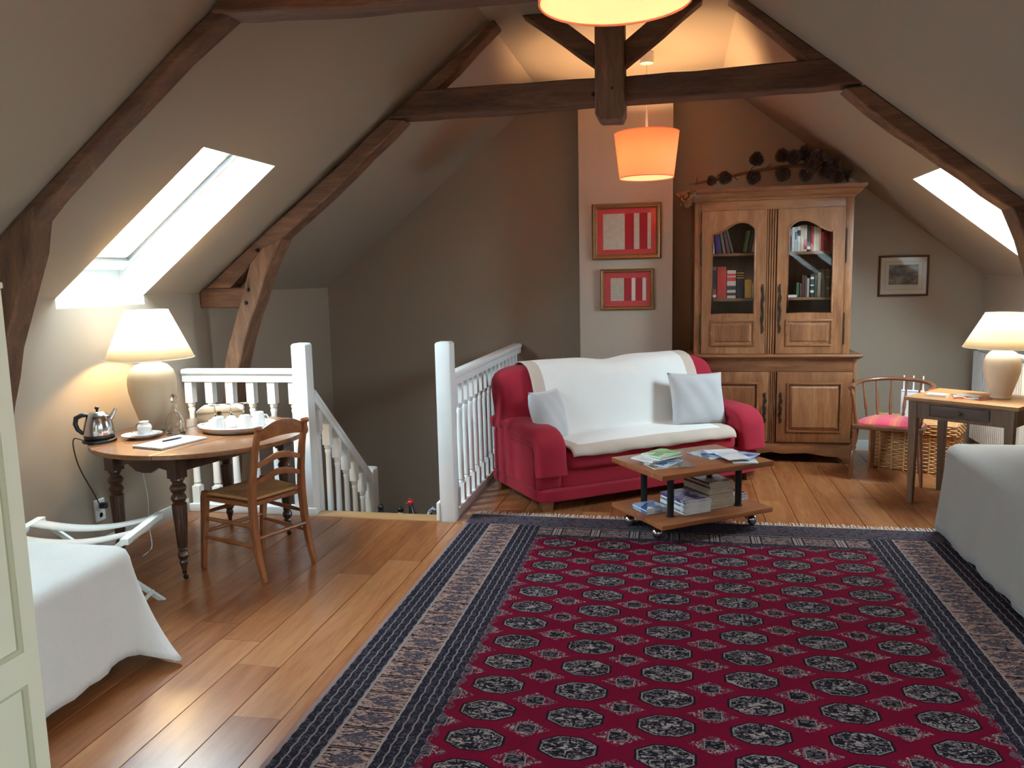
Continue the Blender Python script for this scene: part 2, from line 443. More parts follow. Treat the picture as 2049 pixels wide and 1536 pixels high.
def kneewall(side, name, zb):
    x = XL if side < 0 else XR
    pts = [(YF-.3, zb), (YB+.3, zb), (YB+.3, KZ+.06)]
    for (s, a, b, z0, z1) in sorted([k for k in SKYLIGHTS if k[0] == side], key=lambda k: -k[1]):
        pts += [(b+.004, KZ+.06), (b+.004, 1.48), (a-.004, 1.48), (a-.004, KZ+.06)]
    pts += [(YF-.3, KZ+.06)]
    return structure(MB().prism(pts, 'x', x, x+side*.24).build(name, M_WALL, smooth=0))
kneewall(-1, 'wall_left', -2.8); kneewall(1, 'wall_right', -.3)
def gable(name, y0, y1, zb):
    e = .4
    pts = [(XL-e, zb), (XR+e, zb), (XR+e, KZ), (XC+CEIL_HALF+e, ZC+e), (XC-CEIL_HALF-e, ZC+e), (XL-e, KZ)]
    return structure(MB().prism(pts, 'y', y0, y1).build(name, M_WALL, smooth=0))
gable('wall_back', YB, YB+.25, -2.8); gable('wall_front', YF-.25, YF, -.3)
structure(MB().box(-.845, -.03, 7.2, YB+.02, -.02, ZC+.02).build('wall_chimney', M_CHIM, smooth=0))

# floor: slab with the stair opening, one object per plank on top
XO, YO = -1.43, 5.03                       # stair opening: x < XO, y > YO
fl = structure(MB().prism([(XL, YF), (XR, YF), (XR, YB), (XO, YB), (XO, YO), (XL, YO)], 'z', -.26, -.018).build('floor', M_SUB, smooth=0))
rs = random.Random(3)
x = -1.82-.2*8
npl = 0
while x < XR-.01:
    x0, x1 = max(x, XL+.002), min(x+.2, XR-.002)
    yend = 4.955 if (x0+x1)/2 < XO-.02 else YB-.002
    y = YF+rs.uniform(0, .6)-.6
    if x1-x0 > .03:
        while y < yend-.05:
            ln = rs.uniform(2.0, 3.0) if y < .8 else rs.uniform(1.0, 1.75)
            ya, yb = max(y, YF), min(y+ln, yend)
            if yend-yb < .3: yb = yend
            if yb-ya > .06:
                w, h = (x1-x0)/2-.0012, (yb-ya)/2-.001
                p = MB().box(-w, w, -h, h, -.018, 0).build('plank', M_PLANK, fl, smooth=0, bevel=.0016, bseg=1, loc=((x0+x1)/2, (ya+yb)/2, rs.uniform(-.0006, .0006)))
                npl += 1
            y = yb if yb > y else y+ln
    x += .2
structure(MB().box(-2.435, -1.535, 4.957, 5.09, -.03, .006).build('trim_1', M_NOSE, bevel=.006, bseg=2))

# stairwell below floor level
structure(MB().box(XL, XR, YO-.25, YO, -2.8, -.26).build('wall_stairwell_front', M_LOWER, smooth=0))
structure(MB().box(XO, XO+.2, YO, YB, -2.8, -.26).build('wall_stairwell_right', M_LOWER, smooth=0))
structure(MB().box(XL, XO+.2, YO-.25, YB, -2.9, -2.75).build('floor_lower_storey', M_SUB, smooth=0))
st = thing('staircase', 'wooden stairs going down between the two white banisters', 'staircase', (-1.99, 5.09, 0))
for k in range(9):
    tr = MB().box(-.425, .44, .228*k-.015, .228*k+.24, -.196*(k+1)-.035, -.196*(k+1)).build('tread', M_NOSE, st, bevel=.004)
    MB().box(-.425, .44, .228*k-.0, .228*k+.015, -.196*(k+1), -.196*k-.036).build('riser', M_NOSE, st, smooth=0)
MB().prism([(0, -.02), (0, -.36), (2.05, -2.13), (2.05, -1.79)], 'x', -.475, -.43).build('string_board', M_WHITE, st, smooth=0, bevel=.003)

# skirting boards
structure(MB().box(XL, XL+.016, YF, 4.955, 0, .095).build('baseboard_left', M_SKIRT, bevel=.004))
structure(MB().box(XO+.06, XR, YB-.016, YB, 0, .095).build('baseboard_back', M_SKIRT, bevel=.004))
structure(MB().box(XR-.016, XR, YF, YB-.017, 0, .095).build('baseboard_right', M_SKIRT, bevel=.004))

# ---------------------------------------------------------------- skylight windows
def skylight(idx, side, y0, y1, z0, z1):
    root = thing('window_%d' % idx, None, None); root['kind'] = 'structure'
    za, zb = KZ+.03, z1
    def ring(inset0, inset1, t0, t1, name, mat):
        ds = 1/SN*SL      # metres of z per metre along the slope
        m = MB()
        def P(y, k, t): return slope_point(side, y, k, t)
        o = [(y0+inset0, za+inset0*ds), (y1-inset0, za+inset0*ds), (y1-inset0, zb-inset0*ds), (y0+inset0, zb-inset0*ds)]
        h = [(y0+inset1, za+inset1*ds), (y1-inset1, za+inset1*ds), (y1-inset1, zb-inset1*ds), (y0+inset1, zb-inset1*ds)]
        V = {(r, i, t): m.v(P(*(o, h)[r][i], (t0, t1)[t])) for r in (0, 1) for i in range(4) for t in (0, 1)}
        for i in range(4):
            j = (i+1) % 4
            m.f([V[0, i, 0], V[0, j, 0], V[1, j, 0], V[1, i, 0]]); m.f([V[0, i, 1], V[0, j, 1], V[1, j, 1], V[1, i, 1]])
            for r in (0, 1): m.f([V[r, i, 0], V[r, j, 0], V[r, j, 1], V[r, i, 1]])
        return m.build(name, mat, root, smooth=0)
    ring(-.05, .045, TH-.03, TH+.06, 'frame', M_WHITE)
    ring(.05, .10, TH-.015, TH+.05, 'sash', M_WHITE)
    ring(.044, .050, TH-.033, TH+.04, 'frame_shade_line', M_SHADELINE)  # thin grey ring added to draw the shading line between frame and sash
    m = MB()
    ds = SL/SN; i = .095
    m.f([m.v(slope_point(side, *p, TH+.02)) for p in ((y0+i, za+i*ds), (y1-i, za+i*ds), (y1-i, zb-i*ds), (y0+i, zb-i*ds))])
    m.build('pane', M_PANE, root, smooth=0)
    # ventilation bar along the top of the sash
    m = MB(); a0, a1 = zb-.085, zb-.055
    P = [slope_point(side, y, k, t) for t in (TH-.05, TH-.02) for y in (y0+.12, y1-.12) for k in (a0, a1)]
    a = [m.v(p) for p in P]
    for q in ((0, 2, 3, 1), (4, 5, 7, 6), (0, 1, 5, 4), (2, 6, 7, 3), (0, 4, 6, 2), (1, 3, 7, 5)): m.f([a[k] for k in q])
    m.build('vent_bar', M_STEEL, root, smooth=0)
    # upright lower lining and sill
    xw = (XL if side < 0 else XR)
    b = sorted((xw+side*.165, xw+side*.205))
    MB().box(b[0], b[1], y0-.04, y1+.04, 1.44, KZ+.22).build('lower_lining', M_REVEAL, root, smooth=0)
    b = sorted((xw+side*.002, xw+side*.18))
    MB().box(b[0], b[1], y0-.02, y1+.02, 1.455, 1.482).build('sill', M_REVEAL, root, smooth=0)
for k, s in enumerate(SKYLIGHTS): skylight(k+1, *s)

# ================================================================== roof trusses
def rough(pts, amp, seed, sub=5):
    """subdivide an outline and make it slightly uneven, like hewn timber"""
    r = random.Random(seed); out = []
    n = len(pts)
    for i in range(n):
        a, b = Vector(pts[i]), Vector(pts[(i+1) % n])
        d = b-a; L = d.length; k = max(1, int(L/.14)) if L > .25 else 1
        nr = Vector((-d.y, d.x)).normalized() if L else Vector((0, 0))
        out.append((a.x, a.y))
        for q in range(1, k):
            p = a+d*(q/k)+nr*r.uniform(-amp, amp); out.append((p.x, p.y))
    return out
def timber(name, pts, y0, y1, root, seed, mat=None, amp=.006, bev=.008):
    return MB().prism(rough(pts, amp, seed), 'y', y0, y1).build(name, mat or M_BEAM, root, smooth=25, bevel=bev, bseg=1, bang=50)
def mir(pts): return [(2*XC-a, b) for a, b in pts]

t2 = thing('roof_truss', 'dark oak roof truss with king post and braces above the red sofa', 'roof truss', (0, 0, 0))
ya, yb = 5.27, 5.43
timber('rafter', [(-1.906, 2.675), (-2.178, 2.456), (-2.406, 2.285), (-2.708, 2.055), (-3.088, 1.764), (-3.336, 1.57), (-3.144, 1.57), (-2.969, 1.735), (-2.706, 1.92), (-2.497, 2.075), (-2.349, 2.185), (-2.185, 2.32), (-1.784, 2.66)], ya, yb, t2, 1)
timber('rafter', [(-1.683, 2.835), (-1.341, 3.092), (-1.157, 3.245), (-1.128, 3.21), (-1.416, 2.951), (-1.559, 2.84)], ya, yb-.02, t2, 2)
timber('rafter', [(1.096, 2.69), (1.559, 2.325), (1.987, 1.99), (2.30, 1.745), (2.16, 1.75), (1.918, 1.945), (1.573, 2.206), (1.268, 2.431), (.979, 2.68)], ya, yb, t2, 3)
timber('rafter', [(.39, 3.25), (.889, 2.855), (.764, 2.852), (.565, 3.034), (.30, 3.25)], ya, yb-.02, t2, 4)
timber('collar_beam', [(-1.683, 2.84), (-.973, 2.838), (-.51, 2.839), (.112, 2.838), (.386, 2.848), (.761, 2.856), (.889, 2.86), (1.095, 2.70), (.972, 2.70), (.491, 2.691), (-.322, 2.687), (-.976, 2.676), (-1.784, 2.673), (-1.899, 2.675)], ya-.005, yb+.01, t2, 5, amp=.004)
MB().prism([(-.507, 3.262), (-.325, 3.262), (-.319, 2.617), (-.338, 2.572), (-.48, 2.576), (-.508, 2.612)], 'y', ya-.03, yb+.02).build('king_post', M_BEAMZ, t2, smooth=25, bevel=.008, bseg=1)
timber('brace', [(-.975, 3.258), (-.509, 2.912), (-.509, 3.047), (-.78, 3.258)], ya+.01, yb-.03, t2, 6)
timber('brace', [(-.325, 2.898), (.155, 3.258), (-.03, 3.258), (-.325, 3.05)], ya+.01, yb-.03, t2, 7)
timber('strut', [(-2.713, 1.91), (-2.863, 1.633), (-2.98, 1.361), (-3.105, .992), (-3.20, .5), (-3.26, .05), (-3.26, -.35), (-3.39, -.35), (-3.36, .05), (-3.29, .5), (-3.225, 1.007), (-3.105, 1.347), (-3.022, 1.569), (-2.969, 1.738), (-2.86, 1.852)], ya-.015, yb+.0, t2, 8, M_BEAMZ, .008)
timber('strut', [(1.918, 1.955), (2.002, 1.76), (2.13, 1.36), (2.24, .99), (2.36, .5), (2.42, .02), (2.53, .02), (2.48, .5), (2.36, 1.007), (2.25, 1.347), (2.13, 1.72), (2.06, 1.88)], ya-.015, yb, t2, 9, M_BEAMZ, .008)
timber('wall_piece', [(-3.395, 1.574), (-3.0, 1.572), (-3.06, 1.425), (-3.395, 1.428)], ya+.01, yb-.02, t2, 10, amp=.003)
timber('wall_piece', [(2.555, 1.574), (2.17, 1.572), (2.22, 1.425), (2.555, 1.428)], ya+.01, yb-.02, t2, 11, amp=.003)
for (bx, bz) in ((-2.99, 1.555), (-3.012, 1.462), (-.40, 2.765), (-.52, 2.74), (-2.9, 1.83)):
    MB().lathe([(.0, -.012), (.014, -.012), (.014, .0), (.009, .014)], 8).build('peg', M_IRON, t2, loc=(bx, ya-.018, bz), rot=(R(90), 0, 0))

t1 = thing('roof_truss', 'dark oak roof truss nearest the camera, crossing the upper left corner', 'roof truss', (0, 0, 0))
ya, yb = 3.15, 3.27
raf = [(-1.80, 2.77), (-2.094, 2.558), (-2.413, 2.31), (-2.653, 2.12), (-2.85, 1.968), (-3.02, 1.832), (-3.37, 1.56), (-3.2, 1.56), (-2.93, 1.80), (-2.73, 1.99), (-2.54, 2.145), (-2.30, 2.335), (-2.04, 2.54), (-1.80, 2.70)]
timber('rafter', raf, ya, yb, t1, 21); timber('rafter', mir(raf), ya, yb, t1, 22)
up = [(-1.80, 2.80), (-1.21, 3.25), (-1.12, 3.25), (-1.66, 2.80)]
timber('rafter', up, ya, yb, t1, 23); timber('rafter', mir(up), ya, yb, t1, 24)
timber('collar_beam', [(-1.78, 2.80), (.94, 2.80), (1.04, 2.70), (.93, 2.685), (-.3, 2.672), (-1.273, 2.672), (-1.765, 2.69), (-1.87, 2.70)], ya-.03, yb+.01, t1, 25, amp=.004)
leg = [(-2.807, 1.975), (-2.855, 1.757), (-2.965, 1.502), (-3.044, 1.318), (-3.16, .9), (-3.25, .4), (-3.29, .0), (-3.39, .0), (-3.38, .4), (-3.33, .9), (-3.25, 1.3), (-3.17, 1.6), (-3.0, 1.83)]
timber('strut', leg, ya-.005, yb+.0, t1, 26, M_BEAMZ, .008); timber('strut', mir(leg), ya-.005, yb+.0, t1, 27, M_BEAMZ, .008)
wp = [(-3.395, 1.56), (-3.05, 1.56), (-3.12, 1.42), (-3.395, 1.42)]
timber('wall_piece', wp, ya+.01, yb-.02, t1, 28, amp=.003); timber('wall_piece', mir(wp), ya+.01, yb-.02, t1, 29, amp=.003)
MB().lathe([(.014, 0), (.016, .05), (.012, .09)], 8).build('peg', M_BEAM, t1, loc=(-2.86, ya-.0, 1.995), rot=(0, R(-80), 0))

# ================================================================== banisters
def baluster_mesh(h, name='baluster'):
    m = MB(); w = .028
    m.box(-w, w, -w, w, 0, .125); m.box(-w, w, -w, w, h-.15, h)
    m.lathe([(.026, .125), (.026, .135), (.019, .142), (.026, .15), (.024, .17), (.022, h*.5), (.019, h-.22), (.024, h-.195), (.019, h-.185), (.026, h-.17), (.026, h-.15)], 12)
    return m.mesh(name, M_WHITE, 45)
def add_balusters(root, me, locs):
    for l in locs:
        o = bpy.data.objects.new('baluster', me); COL.objects.link(o); o.parent = root; o.location = l
def newel(root, x, y, z0, z1, w=.0525):
    return MB().prism([(-w, z0), (w, z0), (w, z1-.012), (w-.012, z1), (-w+.012, z1), (-w, z1-.012)], 'y', -w, w).build('newel_post', M_WHITE, root, smooth=25, bevel=.006, loc=(x, y, 0))
HR = [(-.035, 0), (.035, 0), (.035, .045), (.045, .06), (.045, .082), (.03, .09), (-.03, .09), (-.045, .082), (-.045, .06), (-.035, .045)]
b1 = thing('banister', 'white painted banister behind the round table, reaching to the left wall', 'banister', (-2.49, 5.02, 0))
MB().sweep(HR, [((-.90, 0, .925), (0, 1, 0), (0, 0, 1)), ((.02, 0, .925), (0, 1, 0), (0, 0, 1))]).build('handrail', M_WHITE, b1, smooth=25, bevel=.003)
MB().box(-.90, -.05, -.04, .04, -.02, .05).build('base_rail', M_WHITE, b1, bevel=.005)
MB().box(-.90, .075, -.062, -.042, -.001, .055).build('kick_board', M_WHITE, b1, bevel=.004)
newel(b1, 0, 0, -.03, 1.19)
add_balusters(b1, baluster_mesh(.875), [(-.86+.1575*k, 0, .05) for k in range(6)])
b2 = thing('banister', 'white painted banister running back beside the red sofa', 'banister', (-1.48, 5.02, 0))
MB().sweep(HR, [((0, .02, .89), (1, 0, 0), (0, 0, 1)), ((0, 2.46, .89), (1, 0, 0), (0, 0, 1))]).build('handrail', M_WHITE, b2, smooth=25, bevel=.003)
MB().box(-.04, .04, .05, 2.46, -.02, .05).build('base_rail', M_WHITE, b2, bevel=.005)
newel(b2, 0, 0, -.03, 1.195)
MB().box(-.075, -.053, -.06, .05, -.03, .125).build('kick_board', M_WHITE, b2, bevel=.004)
add_balusters(b2, baluster_mesh(.845), [(0, .16+.15*k, .05) for k in range(15)])
b3 = thing('banister', 'white painted stair banister sloping down into the stairwell', 'banister', (-2.47, 5.07, 0))
sl = -.854
MB().sweep(HR, [((0, 0, .78), (1, 0, 0), (0, 0, 1)), ((0, .96, .78+sl*.96), (1, 0, 0), (0, 0, 1))]).build('handrail', M_WHITE, b3, smooth=25, bevel=.003)
newel(b3, 0, 1.01, -1.2, .075)
for k in range(6):
    yy = .09+.15*k; zb = -.30+(-.83)*yy; zt = .785+sl*yy
    add_balusters(b3, baluster_mesh(zt-zb), [(0, yy, zb)])

# ================================================================== rug
def rug_material():
    m, nt, b = new_mat('bokhara_rug_pile'); X.nt = nt
    tc = nt.nodes.new('ShaderNodeTexCoord'); sp = nt.nodes.new('ShaderNodeSeparateXYZ'); nt.links.new(tc.outputs['Object'], sp.inputs[0])
    x, y = X(sp.outputs[0]), X(sp.outputs[1])
    def vec(a, c):
        n = nt.nodes.new('ShaderNodeCombineXYZ'); nt.links.new(a.k, n.inputs[0]); nt.links.new(c.k, n.inputs[1]); return n.outputs[0]
    hx, hy = 1.4825, 1.99
    wob = X(noise(nt, tc.outputs['Object'], 9, 2).outputs[0])-.5
    xw, yw = x+wob*.012, y+wob*.010
    # ink patterns
    ink = X(noise(nt, vec(x*1.0, y*1.9), 40, 2, .5, 1.6).outputs[0])
    ink2 = X(noise(nt, vec(x*2.0, y*1.0), 60, 2, .5, .8).outputs[0])
    vor = nt.nodes.new('ShaderNodeTexVoronoi'); vor.feature = 'DISTANCE_TO_EDGE'; vor.inputs['Scale'].default_value = 42
    nt.links.new(vec(x*.8, y*1.5), vor.inputs['Vector']); ved = X(vor.outputs['Distance'])
    RED, RED2 = (.13, .0025, .018), (.092, .002, .013)
    DARK, INK, CREAM, GREY = (.014, .011, .018), (.008, .007, .010), (.24, .195, .18), (.075, .057, .068)
    PINK, SLATE = (.31, .19, .155), (.052, .046, .060)
    redn = noise(nt, tc.outputs['Object'], 3.5, 4)
    col = mixc(nt, redn.outputs[0], RED2, RED)
    # main guls
    ax = ((xw/.326).frac()-.5).abs()*.326; ay = (((yw-1.465)/.19+.5).frac()-.5).abs()*.19
    sx = ((xw/.326).frac()-.5).gt(0); sy = (((yw-1.465)/.19+.5).frac()-.5).gt(0)
    d = (ax/.104).mx(ay/.069).mx((ax/.104+ay/.069)/1.42)
    inner = mixc(nt, ink.gt(.50), INK, GREY); inner = mixc(nt, ink.gt(.555), inner, CREAM)
    quad = (sx-sy).abs()
    inner = mixc(nt, quad*ink2.gt(.5)*.6, inner, DARK)
    cross = (ax.lt(.0035)+ay.lt(.003)).mn(1)
    inner = mixc(nt, cross, inner, INK)
    core = (ax/.03+ay/.022).lt(1)
    inner = mixc(nt, core*ink.gt(.5), inner, CREAM)
    col = mixc(nt, d.lt(1), col, INK); col = mixc(nt, d.lt(.92)*ink2.gt(.42), col, (.19, .155, .145)); col = mixc(nt, d.lt(.865), col, inner)
    # small star guls between
    bx = ((xw/.326+.5).frac()-.5).abs()*.326; by = (((yw-1.465)/.19).frac()-.5).abs()*.19
    d2 = bx/.092+by/.058
    star = mixc(nt, ink.gt(.53), GREY, CREAM)
    col = mixc(nt, d2.lt(1)*(ink2.gt(.50)), col, star)
    d3 = (bx/.034).mx(by/.026)
    col = mixc(nt, d3.lt(1), col, mixc(nt, ved.lt(.12), (.075, .06, .065), INK))
    col = mixc(nt, (d3-1).abs().lt(.07), col, (.17, .135, .125))
    # ---- borders
    e = hx-x.abs(); e2 = hy-y.abs()
    wav = (y*95).sin()*.0022
    def stripes(t, other):
        """dark guard band with thin pale zigzag lines"""
        c = mixc(nt, ink.gt(.56), DARK, SLATE)
        f = ((t+wav)/.0375).frac()
        c = mixc(nt, (f-.5).abs().lt(.075), c, (.26, .22, .20))
        c = mixc(nt, (f-.5).abs().lt(.02), c, INK)
        return c
    side_dark = stripes(e, y)
    pk = mixc(nt, ink2.gt(.55), PINK, (.19, .125, .12))
    lines = X(noise(nt, vec(x*2.2, y*9.0), 16, 3, .6, .4).outputs[0])
    pk = mixc(nt, lines.gt(.535), pk, DARK)
    py = ((y/.125).frac()-.5).abs()*.125
    med = ((e-.268).abs()/.075+py/.045)
    pk = mixc(nt, med.lt(1)*ink.gt(.44), pk, SLATE)
    pk = mixc(nt, (py-.057).abs().lt(.003), pk, INK)
    side = mixc(nt, e.gt(.175)*e.lt(.355), side_dark, pk)
    side = mixc(nt, (e-.175).abs().lt(.004)+(e-.355).abs().lt(.004), side, CREAM)
    side = mixc(nt, e.lt(.018), side, (.24, .15, .14))
    # teeth between the side border and the field
    tooth = ((y/.095).frac()-.5).abs()*.095
    # ends
    diag = (((x+y*1.6)/.034).frac()-.5).abs(); diag2 = (((x-y*1.6)/.30).frac()-.5).abs()
    elem = mixc(nt, diag.lt(.16), SLATE, (.11, .10, .115)); elem = mixc(nt, ink.gt(.55), elem, DARK)
    elem = mixc(nt, diag2.lt(.06)*diag.lt(.3), elem, (.12, .04, .05))
    px = (((x+.02)/.24).frac()-.5).abs()*.24
    pan = mixc(nt, lines.gt(.5), (.25, .17, .145), (.07, .055, .06)); pan = mixc(nt, ink.gt(.57), pan, DARK)
    pan = mixc(nt, px.lt(.034), pan, DARK); pan = mixc(nt, (px-.017).abs().lt(.008), pan, (.24, .18, .16)); pan = mixc(nt, px.lt(.004), pan, CREAM)
    gd = ((e2-.225).abs().lt(.022)+(e2-.405).abs().lt(.028)).mn(1)
    endc = mixc(nt, gd, pan, mixc(nt, ink.gt(.55), DARK, GREY))
    endc = mixc(nt, (e2-.225).abs().lt(.004), endc, (.22, .19, .17))
    col = mixc(nt, e2.lt(.43), col, endc)
    col = mixc(nt, e.lt(.505), col, side)
    teeth = (e-.505).lt(.035-tooth*.55)*e.gt(.505)*e2.gt(.43)
    col = mixc(nt, teeth*ink.gt(.5), col, GREY)
    col = mixc(nt, e2.lt(.205), col, elem)
    col = mixc(nt, e2.lt(.012), col, (.30, .24, .21))
    nt.links.new(col, b.inputs['Base Color'])
    b.inputs['Roughness'].default_value = .95; b.inputs['Specular IOR Level'].default_value = .05; b.inputs['Sheen Weight'].default_value = 0
    bump(nt, b, noise(nt, tc.outputs['Object'], 260, 2).outputs[0], .5, .004)
    return m
RUG_T = .011
rug = thing('rug', 'crimson knotted rug with rows of grey medallions and dark striped borders', 'rug', (.1375, 3.14, 0), 0)
MB().box(-1.4825, 1.4825, -1.99, 1.99, .0012, RUG_T).build('pile', rug_material(), rug, smooth=0, bevel=.003, bseg=2)
m = MB(); rr = random.Random(11)
for end in (-1, 1):
    for k in range(400):
        fx = -1.475+2.95*k/399+rr.uniform(-.003, .003); L = rr.uniform(.055, .09); w = rr.uniform(.0016, .0028); dx = rr.uniform(-.016, .016)
        y0, y1 = end*1.985, end*(1.99+L)
        zz = rr.uniform(.003, .007)
        p = [(fx-w, y0, .006), (fx+w, y0, .006), (fx+w+dx, y1, zz), (fx-w+dx, y1, zz)]
        q = [(a, b_, c-.0025) for a, b_, c in p]
        A = [m.v(t) for t in p]; B = [m.v(t) for t in q]
        m.f(A); m.f(B[::-1])
        for i in range(4): m.f([A[i], B[i], B[(i+1) % 4], A[(i+1) % 4]])
tag(m.build('fringe', plain('fringe_wool', (.55, .46, .39), .95), rug, smooth=0), kind='stuff')

# ================================================================== sofa
SU = Vector((.805, .593, 0)); SV = Vector((-.593, .805, 0)); SO = Vector((-.873, 5.249, 0))-SU*.06-SV*.04
SA = math.atan2(.593, .805)
sofa = thing('sofa', 'red suede two-seat sofa with padded arms, set at an angle', 'sofa', SO, SA)
def superell(hw, hh, p=3.2, n=20):
    out = []
    for k in range(n):
        a = 2*math.pi*k/n; c, s_ = math.cos(a), math.sin(a)
        out.append((hw*math.copysign(abs(c)**(2/p), c), hh*math.copysign(abs(s_)**(2/p), s_)))
    return out
def sofa_local(u, v, z): return SO+SU*u+SV*v+Vector((0, 0, z))
MB().soft(.015, 1.935, .0, .88, .065, .155, 16, 14).build('plinth', M_RED, sofa, smooth=60)
MB().soft(.16, 1.79, .035, .6, .14, .29, 14, 14).build('front_panel', M_RED, sofa, smooth=60)
for a, b_ in ((.215, .975), (.975, 1.735)):
    MB().soft(a, b_, .008, .62, .265, .41, 7, 14, lambda w, q: (w.x, w.y, w.z+.012*(1-q.x*q.x)*(1-q.y*q.y)*(1 if q.z > 0 else 0))).build('seat_cushion', M_RED, sofa, smooth=180)
def back_fn(w, q):
    z = w.z-.028*math.exp(-((w.x-.97)/.16)**2)*(1 if q.z > 0 else 0)
    return (w.x, w.y+(w.z-.4)*.36-.03*(1-q.x*q.x)*(1 if q.y < 0 else 0), z)
MB().soft(.0, 1.95, .435, .71, .13, .945, 7, 18, back_fn).build('backrest', M_RED, sofa, smooth=180)
for side in (0, 1):
    sx = (lambda x: x) if side == 0 else (lambda x: 1.95-x)
    a, b_ = sorted((sx(.01), sx(.215)))
    MB().soft(a, b_, .045, .80, .13, .50, 12, 10).build('arm', M_RED, sofa, smooth=60)
    path = []
    for k in range(8): path.append((.80-.09*k, .525+.012*math.sin(k/7*3.1)))
    for k in range(1, 9):
        t = k/8*math.pi/2; path.append((.17-.135*math.sin(t), .525-.10*(1-math.cos(t))))
    for k in range(1, 6): path.append((.035-.004*k, .425-.035*k))
    fr = []
    for i, (py, pz) in enumerate(path):
        q0, q1 = path[max(i-1, 0)], path[min(i+1, len(path)-1)]
        d = Vector((0, q1[0]-q0[0], q1[1]-q0[1])).normalized(); nrm = Vector((0, d.z, -d.y))
        fr.append((Vector((sx(.105), py, pz)), Vector((1, 0, 0)), nrm))
    s_ = superell(.115, .055, 3.0, 20)
    MB().sweep(s_, fr).build('arm_pad', M_RED, sofa, smooth=60, bevel=.012, bseg=2, bang=55)
    seam = [(sx(.008), py+d_*.0, pz-.085) for (py, pz, d_) in [(p[0], p[1], 0) for p in path[1:8]]]
    seam += [(sx(.010), .105, .425), (sx(.010), .088, .36), (sx(.010), .085, .28), (sx(.010), .085, .16)]
    MB().tube(seam, .005, 6).build('piping', M_RED, sofa, smooth=60)
for fx, fy in ((.09, .07), (1.86, .07), (.09, .78), (1.86, .78)):
    MB().prism([(-.045, .07), (.045, .07), (.035, 0), (-.035, 0)], 'y', -.03, .03).build('foot', M_PINEX, sofa, bevel=.004, loc=(fx, fy, 0))

# throw lying over back and seat
prof = [(-.02, .372), (-.012, .40), (.012, .422), (.08, .434), (.2, .439), (.33, .437), (.395, .44), (.425, .47), (.452, .54), (.485, .64), (.52, .74), (.556, .84), (.59, .90), (.63, .94), (.69, .962), (.76, .968), (.82, .955), (.878, .90), (.895, .80), (.885, .68)]
def resample(p, n):
    L = [0]
    for i in range(1, len(p)): L.append(L[-1]+math.dist(p[i], p[i-1]))
    out = []
    for k in range(n+1):
        t = L[-1]*k/n; i = 1
        while i < len(p)-1 and L[i] < t: i += 1
        f = (t-L[i-1])/(L[i]-L[i-1]); out.append((p[i-1][0]+(p[i][0]-p[i-1][0])*f, p[i-1][1]+(p[i][1]-p[i-1][1])*f))
    return out
pr = resample(prof, 64)
rt_ = random.Random(5)
m = MB(); NU = 60; g = []
for i in range(NU+1):
    row = []
    for j, (py, pz) in enumerate(pr):
        s_ = j/64
        seat = max(0, 1-s_/.38)
        xl, xr = .225+.03*seat, 1.71-.04*seat
        f = i/NU; px = xl+(xr-xl)*f
        hem = max(0, 1-j/5)
        wv = .012*math.sin(f*17+1)*hem+.008*math.sin(f*41)*hem
        wr = .004*math.sin(f*23+j*.35)*(.4+.6*math.sin(j*.4)**2)
        yb_ = py-.030*(1-((px-1)/1.0)**2)*(1 if s_ > .3 and s_ < .72 else 0)*math.sin((s_-.3)/.42*math.pi) if .3 < s_ < .72 else py
        zz = pz+.012*(1-((px-1)*2/1.55)**2)*(1 if s_ < .3 else 0)*min(1, s_/.08)
        if s_ > .62: zz -= .028*math.exp(-((px-.97)/.16)**2)
        row.append(m.v((px, yb_-wv+abs(wr)*-.5, zz+wv*.6+wr*.3)))
    g.append(row)
for i in range(NU):
    for j in range(64):
        f = (i+.5)/NU
        border = f < .075 or f > .925 or j < 5
        m.f([g[i][j], g[i+1][j], g[i+1][j+1], g[i][j+1]], 1 if border else 0)
throw = m.build('sofa_throw', [M_THROW, M_THROWB], None, smooth=180, thick=.006, loc=SO, rot=(0, 0, SA))
tag(throw, 'cream throw with beige borders draped over the red sofa', 'throw')

def pillow_mesh(w, h, t, mat, name):
    m = MB(); n = 22
    def P(side):
        def fn(a, b_):
            u, v = 2*a-1, 2*b_-1
            k = max(0, (1-abs(u)**3.2))**.55*max(0, (1-abs(v)**3.2))**.55
            pin = 1-.07*(1-abs(u)**2)*abs(v)**3; pin2 = 1-.07*(1-abs(v)**2)*abs(u)**3
            r = .004*math.sin(9*u+5*v)*k
            return (u*w/2*pin2, side*(t/2*k+r), v*h/2*pin)
        return fn
    m.grid(P(1), n, n); m.grid(P(-1), n, n)
    return m.mesh(name, mat, 180)
def pillow(label, u, v, z, rz, rx, ry, w=.45):
    o = bpy.data.objects.new('pillow', pillow_mesh(w, w*.93, .15, M_PILLOW, 'pillow')); COL.objects.link(o)
    o.matrix_world = Matrix.Translation(sofa_local(u, v, z)) @ Matrix.Rotation(SA+rz, 4, 'Z') @ Matrix.Rotation(rx, 4, 'X') @ Matrix.Rotation(ry, 4, 'Y')
    return tag(o, label, 'pillow', 'linen pillows on the sofa')
pillow('pale linen pillow tucked sideways into the left corner of the sofa', .265, .35, .60, R(36), R(-16), R(3), .43)
pillow('pale grey linen pillow leaning at the right end of the sofa', 1.545, .30, .63, R(-12), R(-20), R(2), .46)

